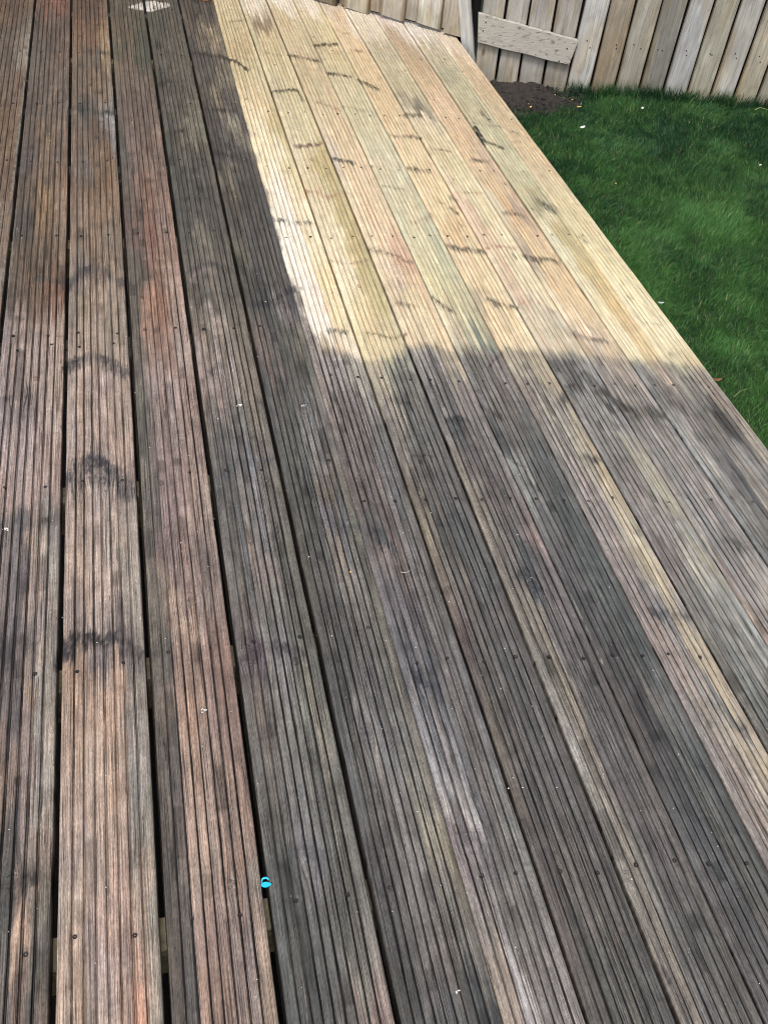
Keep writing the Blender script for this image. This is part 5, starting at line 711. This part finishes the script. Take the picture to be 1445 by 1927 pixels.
def nail_head(bm): bmesh.ops.create_cone(bm, cap_ends=True, segments=10, radius1=.0030, radius2=.0024, depth=.0016, matrix=Matrix.Rotation(math.pi / 2, 4, 'X'))
NAIL = bm_mesh('nail', nail_head, M_SCREW)
for o_ in [c_ for c_ in lawn_fence.children]:
    for zz in (.205, .222, 1.06, 1.09, 1.70):
        q_ = link('nail', NAIL, o_); q_.location = (rr.uniform(-.022, .022), -.0088, zz + rr.uniform(-.01, .01))
# rails on the far side; near-black rear boards added to darken the gaps
for z in (.56, 1.0, 1.65):
    me = mesh_np('fence_rail', [(x, y, zz) for zz in (z, z + .07) for y in (.010, .045) for x in (-.09, 6.0)],
                 [(0, 1, 3, 2), (4, 6, 7, 5), (0, 4, 5, 1), (2, 3, 7, 6), (0, 2, 6, 4), (1, 5, 7, 3)], MF)
    link('fence_rail', me, lawn_fence).color = fc((120, 105, 85))
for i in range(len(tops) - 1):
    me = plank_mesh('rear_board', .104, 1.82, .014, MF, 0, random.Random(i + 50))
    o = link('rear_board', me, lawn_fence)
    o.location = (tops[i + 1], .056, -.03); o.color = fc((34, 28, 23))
for xx in (1.35, 3.2, 5.05):
    me = plank_mesh('fence_post', .09, 1.9, .09, MF, 0, random.Random(7)); o = link('fence_post', me, lawn_fence)
    o.location = (xx, .112, -.03); o.color = fc((120, 105, 85))

# fence across the deck end: wide front boards with narrow rear boards showing between them
side_fence = thing('deck_end_fence', (float(SIDE_A[0]), float(SIDE_A[1]), 0), 'pale cream hit-and-miss timber fence standing across the far end of the deck', 'fence')
side_fence.rotation_euler = (0, 0, SIDE_ROT)
fronts = [(-.034, .092, (150, 130, 105), .006), (.134, .256, (212, 198, 176), .004), (.312, .434, (214, 200, 184), .012), (.490, .610, (220, 212, 196), .016)]
rears = [(.100, .150, (150, 132, 108), .008), (.240, .330, (196, 172, 150), .014), (.420, .505, (200, 184, 168), .016), (.600, .672, (206, 196, 186), .018)]
fx = -.055
while fx > -3.2:
    fronts.append((fx - .125 - .045, fx - .045, (200, 186, 165), .008)); rears.append((fx - .062, fx + .028, (175, 155, 130), .010)); fx -= .178
for i, (a, b_, c, z) in enumerate(fronts):
    me = plank_mesh('front_board', b_ - a, 1.75, .016, MF, .0, random.Random(i + 20), cut=.0035)
    o = link('front_board', me, side_fence); o.location = ((a + b_) / 2, 0, z); o.color = fc(c)
for i, (a, b_, c, z) in enumerate(rears):
    short = i == 3
    me = plank_mesh('rear_board', b_ - a, .115 if short else 1.75, .014, MF, 0, random.Random(i + 40))
    o = link('rear_board', me, side_fence); o.location = ((a + b_) / 2, .019, z); o.color = fc(c)
me = plank_mesh('front_board', .096, 1.7, .016, MF, .05, random.Random(99)); o = link('front_board', me, side_fence)
o.location = (.678, -.012, .010); o.color = fc((196, 180, 158)); o.rotation_euler = (0, .02, 0)
for z in (.42, 1.5):
    me = mesh_np('fence_rail', [(x, y, zz) for zz in (z, z + .06) for y in (.028, .06) for x in (-3.1, .70)],
                 [(0, 1, 3, 2), (4, 6, 7, 5), (0, 4, 5, 1), (2, 3, 7, 6), (0, 2, 6, 4), (1, 5, 7, 3)], MF)
    link('fence_rail', me, side_fence).color = fc((150, 135, 110))
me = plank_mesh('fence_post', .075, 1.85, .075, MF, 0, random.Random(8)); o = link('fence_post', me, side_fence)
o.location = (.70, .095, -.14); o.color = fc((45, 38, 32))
# dark backing strip low down behind the end boards (gravel board)
me = mesh_np('gravel_board', [(x, y, zz) for zz in (-.14, -.02) for y in (.09, .11) for x in (-3.1, .66)],
             [(0, 1, 3, 2), (4, 6, 7, 5), (0, 4, 5, 1), (2, 3, 7, 6), (0, 2, 6, 4), (1, 5, 7, 3)], MF)
link('gravel_board', me, side_fence).color = fc((60, 52, 42))

# loose grey slat leaning in the corner
slat = plank_mesh('leaning_slat', .056, .62, .014, MF, 0, random.Random(31))
ls = link('leaning_slat', slat, None, label='light grey narrow slat leaning in the corner where the deck fence meets the garden fence', category='slat')
ls.color = fc((206, 206, 200))
p = SIDE_A + SD * .790 - SN * .034
ls.location = (float(p[0]), float(p[1]), -.125)
ls.rotation_mode = 'QUATERNION'
ls.rotation_quaternion = (Matrix.Rotation(SIDE_ROT, 4, 'Z') @ Matrix.Rotation(math.radians(-14.5), 4, 'Y')).to_quaternion()

# pale plank nailed aslant over the garden fence
TL, TR, BR, BL = (-.117, .155), (.326, .080), (.310, -.022), (-.101, .039)
def nailed(bm):
    t0, t1 = -.030, -.012
    n = 10; rows = []
    for i in range(n + 1):
        f = i / n; k = []
        top = (TL[0] + (TR[0] - TL[0]) * f, TL[1] + (TR[1] - TL[1]) * f + .0015 * math.sin(i * 2.1))
        bot = (BL[0] + (BR[0] - BL[0]) * f, BL[1] + (BR[1] - BL[1]) * f + .0015 * math.sin(i * 1.3 + 1))
        for (x, z), y in ((top, t0 + .002), (top, t1), (bot, t1), (bot, t0 + .002), (bot, t0), (top, t0)):
            dz = 0
            if y == t0: dz = .002 if (x, z) == bot else -.002
            k.append(bm.verts.new((x, y, z - LAWN_Z + dz)))
        rows.append(k)
    for i in range(n):
        for k in range(6):
            bm.faces.new((rows[i][k], rows[i][(k + 1) % 6], rows[i + 1][(k + 1) % 6], rows[i + 1][k]))
    bm.faces.new(rows[0]); bm.faces.new(rows[-1][::-1])
mw = N('flaking_white_paint_on_timber')
_tc = mw.t.nodes.new('ShaderNodeTexCoord'); _s = mw.t.nodes.new('ShaderNodeSeparateXYZ'); mw.l(_tc.outputs['Object'], _s.inputs[0])
_v = mw.comb(mw.math('MULTIPLY', _s.outputs[0], 34.), 0., mw.math('MULTIPLY', _s.outputs[2], 80.))
_n = mw.noise(_v, 1, 4, .65, .3); _n3 = mw.noise(_v, .35, 2, .6); _g = mw.noise(mw.comb(mw.math('MULTIPLY', _s.outputs[0], 18.), 0., mw.math('MULTIPLY', _s.outputs[2], 420.)), 1, 3)
_f = mw.rng(mw.math('ADD', _n, mw.math('MULTIPLY', mw.math('SUBTRACT', _n3, .5), .5)), .55, .66, 0, .75, True)
_w = mw.mix(mw.rng(_g, .3, .7, 0, 1), (*alb((224, 219, 210)), 1), (*alb((192, 184, 172)), 1))
_c = mw.mix(_f, _w, (*alb((128, 108, 96)), 1))
mw.l(_c, mw.b.inputs['Base Color']); mw.b.inputs['Roughness'].default_value = .7
mw.bump(mw.math('SUBTRACT', _g, _f), .5, .0015)
np_ = link('nailed_plank', bm_mesh('nailed_plank', nailed, mw.m), None,
           label='short chalky white plank nailed on the slant across the bottom of the garden fence', category='plank')
np_.location = lawn_fence.location; np_.rotation_euler = lawn_fence.rotation_euler
for (x, z) in ((-.082, .122), (-.088, .088), (.285, .045), (.262, -.008)):
    def nl(bm):
        bmesh.ops.create_cone(bm, cap_ends=True, segments=10, radius1=.0032, radius2=.0026, depth=.002, matrix=Matrix.Rotation(math.pi / 2, 4, 'X'))
    o = link('nail', bm_mesh('nail', nl, M_SCREW), np_); o.location = (x, -.0308, z - LAWN_Z)

# ------------------------------------------------------------------ grass
def blades(name, x, y, h, w, tint, seed, lean_amt=.55, base=None):
    r = np.random.default_rng(seed); n = len(x)
    z = lawn_height(x, y) - .003 if base is None else base
    a = r.random(n) * 2 * np.pi; b = r.random(n) * 2 * np.pi
    flow = fbm(x * 6, y * 6, 33) * 9
    b = np.where(r.random(n) < .55, flow + (r.random(n) - .5) * 1.6, b)
    ln = lean_amt * (.25 + r.random(n) * 1.1) * h
    wx, wy = np.cos(a) * w / 2, np.sin(a) * w / 2
    dx, dy = np.cos(b), np.sin(b)
    hz = np.sqrt(np.maximum(h ** 2 - (ln * .9) ** 2, (h * .35) ** 2))
    v = np.zeros((n, 5, 3))
    v[:, 0] = np.stack([x - wx, y - wy, z], 1); v[:, 1] = np.stack([x + wx, y + wy, z], 1)
    mx, my, mz = x + dx * ln * .38, y + dy * ln * .38, z + hz * .62
    v[:, 2] = np.stack([mx + wx * .8, my + wy * .8, mz], 1); v[:, 3] = np.stack([mx - wx * .8, my - wy * .8, mz], 1)
    v[:, 4] = np.stack([x + dx * ln, y + dy * ln, z + hz], 1)
    c = np.repeat(tint[:, None, :], 5, 1)
    i = np.arange(n)[:, None] * 5
    tri = np.concatenate([i + [0, 1, 2], i + [0, 2, 3], i + [3, 2, 4]], 0)
    me = mesh_np(name, v.reshape(-1, 3), tri, MG, colors=c.reshape(-1, 3), smooth_shade=False)
    return link(name, me, None, kind='stuff')

def tints(x, y, r, dark=0.0):
    n = len(x)
    a = np.array((.015, .060, .026)); b = np.array((.075, .205, .050)); c = np.array((.15, .29, .10)); s = np.array((.30, .29, .14))
    patch = smooth(.34, .68, fbm(x * 3.1, y * 3.1, 15) * .6 + fbm(x * 11, y * 11, 16) * .4)
    # sunlit middle of the lawn and shade towards the fence, painted into blade colour
    mid = smooth(3.1, 2.5, y + .12 * (x - 2)) * .50 - .10
    t = np.clip(patch * .75 + mid + (fbm(x * 60, y * 60, 17) - .5) * .9 + r.normal(0, .18, n) - dark, 0, 1)[:, None]
    k = a * (1 - t) + b * t
    u = r.random(n)[:, None]
    k = np.where(u < .08 + .16 * t, k * .4 + c * .6, k)
    k = np.where(u > .982, s, k)
    return k * r.uniform(.7, 1.3, n)[:, None]

def in_soil(x, y): return ((x - 1.62) / .21) ** 2 + ((y - 3.84) / .15) ** 2
r = np.random.default_rng(77)
def fence_y(x): return FENCE_A[1] + (x - FENCE_A[0]) * FD[1] / FD[0]
def region(n, x0, x1, y0, y1):
    x = r.uniform(x0, x1, n); y = r.uniform(y0, y1, n)
    ok = (y < fence_y(x) - .008) & (r.random(n) > np.clip(1.45 - in_soil(x, y) * .75 + (fbm(x * 22, y * 22, 9) - .5) * 2.2, 0, 1))
    return x[ok], y[ok]
x, y = region(330000, 1.392, 3.0, 1.25, 4.0)
cl = vnoise(x * 34, y * 34, 18); keep = r.random(len(x)) < .45 + .9 * cl; x, y = x[keep], y[keep]
h = r.uniform(.018, .036, len(x)) * (.8 + .5 * fbm(x * 5, y * 5, 19))
blades('grass', x, y, h, r.uniform(.0012, .0027, len(x)), tints(x, y, r), 1, .75)
x, y = region(60000, 1.392, 6.0, -1.0, 4.0)
ok = (x > 3.0) | (y < 1.25); x, y = x[ok], y[ok]
blades('grass', x, y, r.uniform(.02, .04, len(x)), r.uniform(.004, .007, len(x)), tints(x, y, r), 2, .75)
# longer unmown tufts along the foot of the fence and the deck edge
tx = []; ty = []
for k in range(150):
    s = r.uniform(.28, 4.2); off = abs(r.normal(0, .03)) + .012
    if s < .34 and r.random() < .6: continue
    c = FENCE_A + FD * s - FN * off
    m_ = int(r.integers(30, 130)); tx += list(c[0] + r.normal(0, .022, m_)); ty += list(c[1] + r.normal(0, .014, m_))
for k in range(60):
    yy = r.uniform(1.2, 3.75); m_ = int(r.integers(10, 40)); tx += list(1.397 + np.abs(r.normal(0, .012, m_))); ty += list(yy + r.normal(0, .02, m_))
tx, ty = np.array(tx), np.array(ty); ok = (ty < fence_y(tx) - .012) & (tx > 1.39); tx, ty = tx[ok], ty[ok]
hh = r.uniform(.03, .085, len(tx)) * np.where(tx < 1.44, .55, 1)
blades('long_grass', tx, ty, hh, r.uniform(.0018, .0034, len(tx)), tints(tx, ty, r, .30) * .8, 3, .6)

# ------------------------------------------------------------------ small things
def cyan_clip():
    """small moulded plastic clip: a pointed tongue with an open hooked loop standing on it"""
    def f(bm):
        # tongue: lens-shaped plate
        n = 16; th = .0016; ringT, ringB = [], []
        for i in range(n):
            a = 2 * math.pi * i / n
            x = .0085 * math.cos(a) * (1 if math.cos(a) < 0 else 1.12); y = .0046 * math.sin(a) * (1 - .35 * max(0, math.cos(a)))
            ringT.append(bm.verts.new((x, y, th))); ringB.append(bm.verts.new((x * .94, y * .94, -th)))
        bm.faces.new(ringT); bm.faces.new(ringB[::-1])
        for i in range(n): bm.faces.new((ringT[i], ringB[i], ringB[(i + 1) % n], ringT[(i + 1) % n]))
        # hooked loop, swept square tube
        path = [(-.0066, .002, .001), (-.0069, .005, .003), (-.0060, .0085, .0045), (-.0032, .0100, .005), (.0010, .0101, .005), (.0036, .0086, .0045), (.0046, .0068, .004)]
        rad = .00125; prev = None
        for i, p_ in enumerate(path):
            p_ = Vector(p_); d = (Vector(path[min(i + 1, len(path) - 1)]) - Vector(path[max(i - 1, 0)])).normalized()
            s = d.cross(Vector((0, 1, 0))).normalized(); t = d.cross(s).normalized()
            ring = [bm.verts.new(p_ + (s * math.cos(q) + t * math.sin(q) * 1.5) * rad) for q in [math.pi / 4 + math.pi / 4 * k for k in range(8)]]
            if prev:
                for k in range(8): bm.faces.new((prev[k], prev[(k + 1) % 8], ring[(k + 1) % 8], ring[k]))
            else: bm.faces.new(ring[::-1])
            prev = ring
        bm.faces.new(prev)
        # stem going down into the gap
        a = [bm.verts.new((x, y, z)) for z in (-.012, -.0012) for (x, y) in ((-.0030, -.0018), (.0030, -.0018), (.0030, .0018), (-.0030, .0018))]
        for q in ((0, 1, 5, 4), (1, 2, 6, 5), (2, 3, 7, 6), (3, 0, 4, 7), (3, 2, 1, 0)): bm.faces.new([a[i] for i in q])
    me = bm_mesh('plastic_clip', f, M_BLUE)
    o = link('plastic_clip', me, None, label='tiny bright cyan plastic clip with a hooked loop stuck in a gap between dark boards', category='plastic clip')
    o.location = (.0665, .553, .0035); o.rotation_euler = (math.radians(8), 0, math.radians(-6)); o.scale = (.88,) * 3
    return o
cyan_clip()

def petal_mesh(name, a, b, c, mat, seed, sub=2):
    def f(bm):
        bmesh.ops.create_icosphere(bm, subdivisions=sub, radius=1)
        q = random.Random(seed)
        for v in bm.verts:
            n = 1 + q.uniform(-.16, .16)
            v.co = Vector((v.co.x * a * n, v.co.y * b * n, v.co.z * c * n + .25 * a * (v.co.x ** 2)))
    return bm_mesh(name, f, mat)
LZ = LAWN_Z + .006
CHIPS=[((1.56, 3.898), 'straw chip on bare soil right against the garden fence foot'), ((1.545, 3.816), 'dull brown chip on bare soil beside the deck edge'), ((1.665, 3.817), 'folded straw chip near the middle of the bare soil'), ((1.694, 3.794), 'pale short chip at the right edge of the bare soil'), ((1.614, 3.698), 'long straw chip at the front edge of the bare soil'), ((1.597, 3.643), 'stubby yellow chip where bare soil meets grass'), ((1.792, 3.87), 'thin straw chip standing upright in the grass under the nailed plank'), ((1.753, 3.765), 'flat pale chip on the grass in front of the nailed plank'), ((1.815, 3.719), 'small yellow chip on grass right of the bare soil'), ((1.817, 3.641), 'bright yellow chip on grass farthest right of the bare soil'), ((1.693, 2.951), 'tiny yellow chip alone on the grass beside the deck')]
WHITES=[((1.746, 3.426), 0.0115, 'largest white petal lying on the grass right of the deck'), ((2.097, 3.611), 0.008, 'round white petal on the dark grass near the garden fence'), ((1.508, 2.16), 0.01, 'thin white sliver lying on the grass close to the deck edge'), ((2.364, 3.064), 0.0055, 'small white speck on the grass farthest right')]
SPLASH=[((0.1548, 1.6799), 0.006, 'cluster of white droppings in a groove of a dark grimy board'), ((0.3068, 1.662), 0.0055, 'white dropping on a knot of the board left of the cleaned area'), ((-0.3441, 1.3512), 0.0055, 'curled white flake near the left edge of the deck'), ((0.0035, 0.8709), 0.0045, 'pale flake on the brown board left of the wide gap'), ((0.3112, 0.3537), 0.0035, 'small white crumb on the darkest board at the near end')]
STRAW_AT=(0.4242, 1.1206)
SEED_AT=(0.3138, 1.1387)
LEAF_AT=(1.504, 1.776)
STEM_AT=(1.545, 1.697)
TWIG_AT=(2.652, 3.567)
SAUCER_AT=(0.332, 4.545)
for i, ((x, y), l) in enumerate(CHIPS):
    a, b_ = (.011, .0032) if i not in (3, 5, 8, 10) else (.007, .0036)
    if i in (8, 10): a, b_ = .005, .003
    o = link('straw_chip', petal_mesh('straw_chip', a, b_, .0016, M_STRAW, i, 1), None, label=l, category='chip', group='straw chips scattered by the fence corner')
    o.location = (x, y, -.126 if i < 5 else LAWN_Z + .006); o.rotation_euler = (random.uniform(-.3, .3), random.uniform(-.3, .3), random.uniform(0, 3))
    if i == 6: o.rotation_euler = (0, 1.35, 0); o.location.z = LAWN_Z + .012
    if i == 1: o.data.materials[0] = M_LEAF = simple('brown_leaf', (.16, .075, .03), .7, 200, .3)
for i, ((x, y), a, l) in enumerate(WHITES):
    o = link('white_petal', petal_mesh('white_petal', a, a * (.25 if i == 2 else .62), a * .25, M_WHITE, i + 9), None, label=l, category='petal', group='white petals on the lawn')
    o.location = (x, y, LAWN_Z + .012); o.rotation_euler = (.1, -.2, [.1, .8, -.5, 0][i])
def cluster(r, seed):
    def f(bm):
        q = random.Random(seed)
        for k in range(7):
            s = r * q.uniform(.16, .42)
            m = Matrix.Translation((q.uniform(-1, 1) * r, q.uniform(-.8, .8) * r, s * .25)) @ Matrix.Diagonal((s, s * q.uniform(.6, 1.2), s * .5, 1))
            bmesh.ops.create_icosphere(bm, subdivisions=2, radius=1, matrix=m)
        for v in bm.verts: v.co += Vector((q.uniform(-1, 1), q.uniform(-1, 1), q.uniform(-.5, .5))) * r * .04
    return bm_mesh('white_dropping', f, M_GRIT)
for i, ((x, y), a, l) in enumerate(SPLASH):
    o = link('white_dropping', cluster(a, i), None, label=l, category='dropping', group='white spots on the grimy boards')
    o.location = (x, y, .0006)
def fibre(name, pts, r, mat, **kw):
    def f(bm):
        prev = None
        for i, p_ in enumerate(pts):
            d = (Vector(pts[min(i + 1, len(pts) - 1)]) - Vector(pts[max(i - 1, 0)])).normalized()
            s = d.orthogonal().normalized(); t = d.cross(s)
            rr_ = r * (1 - .7 * i / (len(pts) - 1))
            ring = [bm.verts.new(Vector(p_) + (s * math.cos(q) + t * math.sin(q)) * rr_) for q in [2 * math.pi * k / 5 for k in range(5)]]
            if prev:
                for k in range(5): bm.faces.new((prev[k], prev[(k + 1) % 5], ring[(k + 1) % 5], ring[k]))
            else: bm.faces.new(ring[::-1])
            prev = ring
        bm.faces.new(prev)
    return link(name, bm_mesh(name, f, mat), None, **kw)
o = fibre('grass_stalk', [(-.012, .003, 0), (-.004, -.001, .001), (.004, 0, .0015), (.010, .006, .001)], .0006, M_GRIT, label='short curved pale grass stalk lying across two ridges of a dark board', category='stalk')
o.location = (*STRAW_AT, .0015)
o = link('orange_seed', petal_mesh('orange_seed', .0028, .0018, .001, M_STRAW, 60, 1), None, label='single orange seed lying on the grey board left of the middle', category='seed'); o.location = (*SEED_AT, .001)
o = fibre('grass_stalk', [(-.03, 0, .008), (-.01, .010, .018), (.015, .014, .022), (.035, .022, .018)], .0009, simple('dry_stalk', (.24, .32, .13), .7, 90, .2), label='long dry stalk arching over the lawn at the right edge by the deck', category='stalk')
o.location = (*STEM_AT, LAWN_Z)
o = fibre('grass_stalk', [(-.035, 0, .02), (-.01, .006, .028), (.015, -.004, .025), (.035, -.008, .022)], .0014, simple('green_stalk', (.30, .36, .12), .7, 90, .2), label='light green bent stalk on the grass below the fence at far right', category='stalk')
o.location = (*TWIG_AT, LAWN_Z)
o = link('brown_leaf', petal_mesh('brown_leaf', .014, .006, .002, M_LEAF, 4), None, label='small brown dead leaf in the grass touching the deck edge', category='leaf'); o.location = (LEAF_AT[0], LEAF_AT[1], LAWN_Z + .008)
# terracotta saucer at the far end of the dark boards
def saucer(bm):
    prof = [(0, .002), (.024, .002), (.0255, .009), (.0285, .0095), (.0305, .0085), (.0295, .001), (.027, 0), (0, 0)]
    n = 40; rings = []
    for (r_, z) in prof:
        rings.append([bm.verts.new((r_ * math.cos(2 * math.pi * i / n), r_ * math.sin(2 * math.pi * i / n), z)) for i in range(n)] if r_ else [bm.verts.new((0, 0, z))])
    for a, b_ in zip(rings, rings[1:]):
        for i in range(n):
            k = (i + 1) % n
            if len(a) == 1: bm.faces.new((a[0], b_[i], b_[k]))
            elif len(b_) == 1: bm.faces.new((a[i], b_[0], a[k]))
            else: bm.faces.new((a[i], b_[i], b_[k], a[k]))
o = link('saucer', bm_mesh('saucer', saucer, M_TERRA), None, label='little round terracotta saucer on the dark board beside the cleaned strip at the far end', category='saucer')
o.location = (*SAUCER_AT, .001)
# pale grit crumbs stuck in grooves of the uncleaned boards
def grit():
    n = 420; vs = []; fs = []
    q = np.random.default_rng(8)
    for i in range(n):
        y = .2 + 3.6 * q.random() ** 1.7; x = q.uniform(-.5, 1.25)
        if clean_mask(np.array([x]), np.array([y]), 5)[0] > .5 and x > .36: continue
        s = q.uniform(.0005, .0013) * (1 + .25 * y); b0 = len(vs)
        for d in ((1, 0, 0), (-1, 0, 0), (0, 1, 0), (0, -1, 0), (0, 0, 1), (0, 0, -.6)):
            vs.append((x + d[0] * s * q.uniform(.6, 1.3), y + d[1] * s * q.uniform(.6, 1.3), .0004 + d[2] * s * .7))
        for t in ((0, 2, 4), (2, 1, 4), (1, 3, 4), (3, 0, 4), (2, 0, 5), (1, 2, 5), (3, 1, 5), (0, 3, 5)): fs.append([b0 + k for k in t])
    return mesh_np('grit', vs, fs, M_GRIT)
link('grit', grit(), None, kind='stuff')
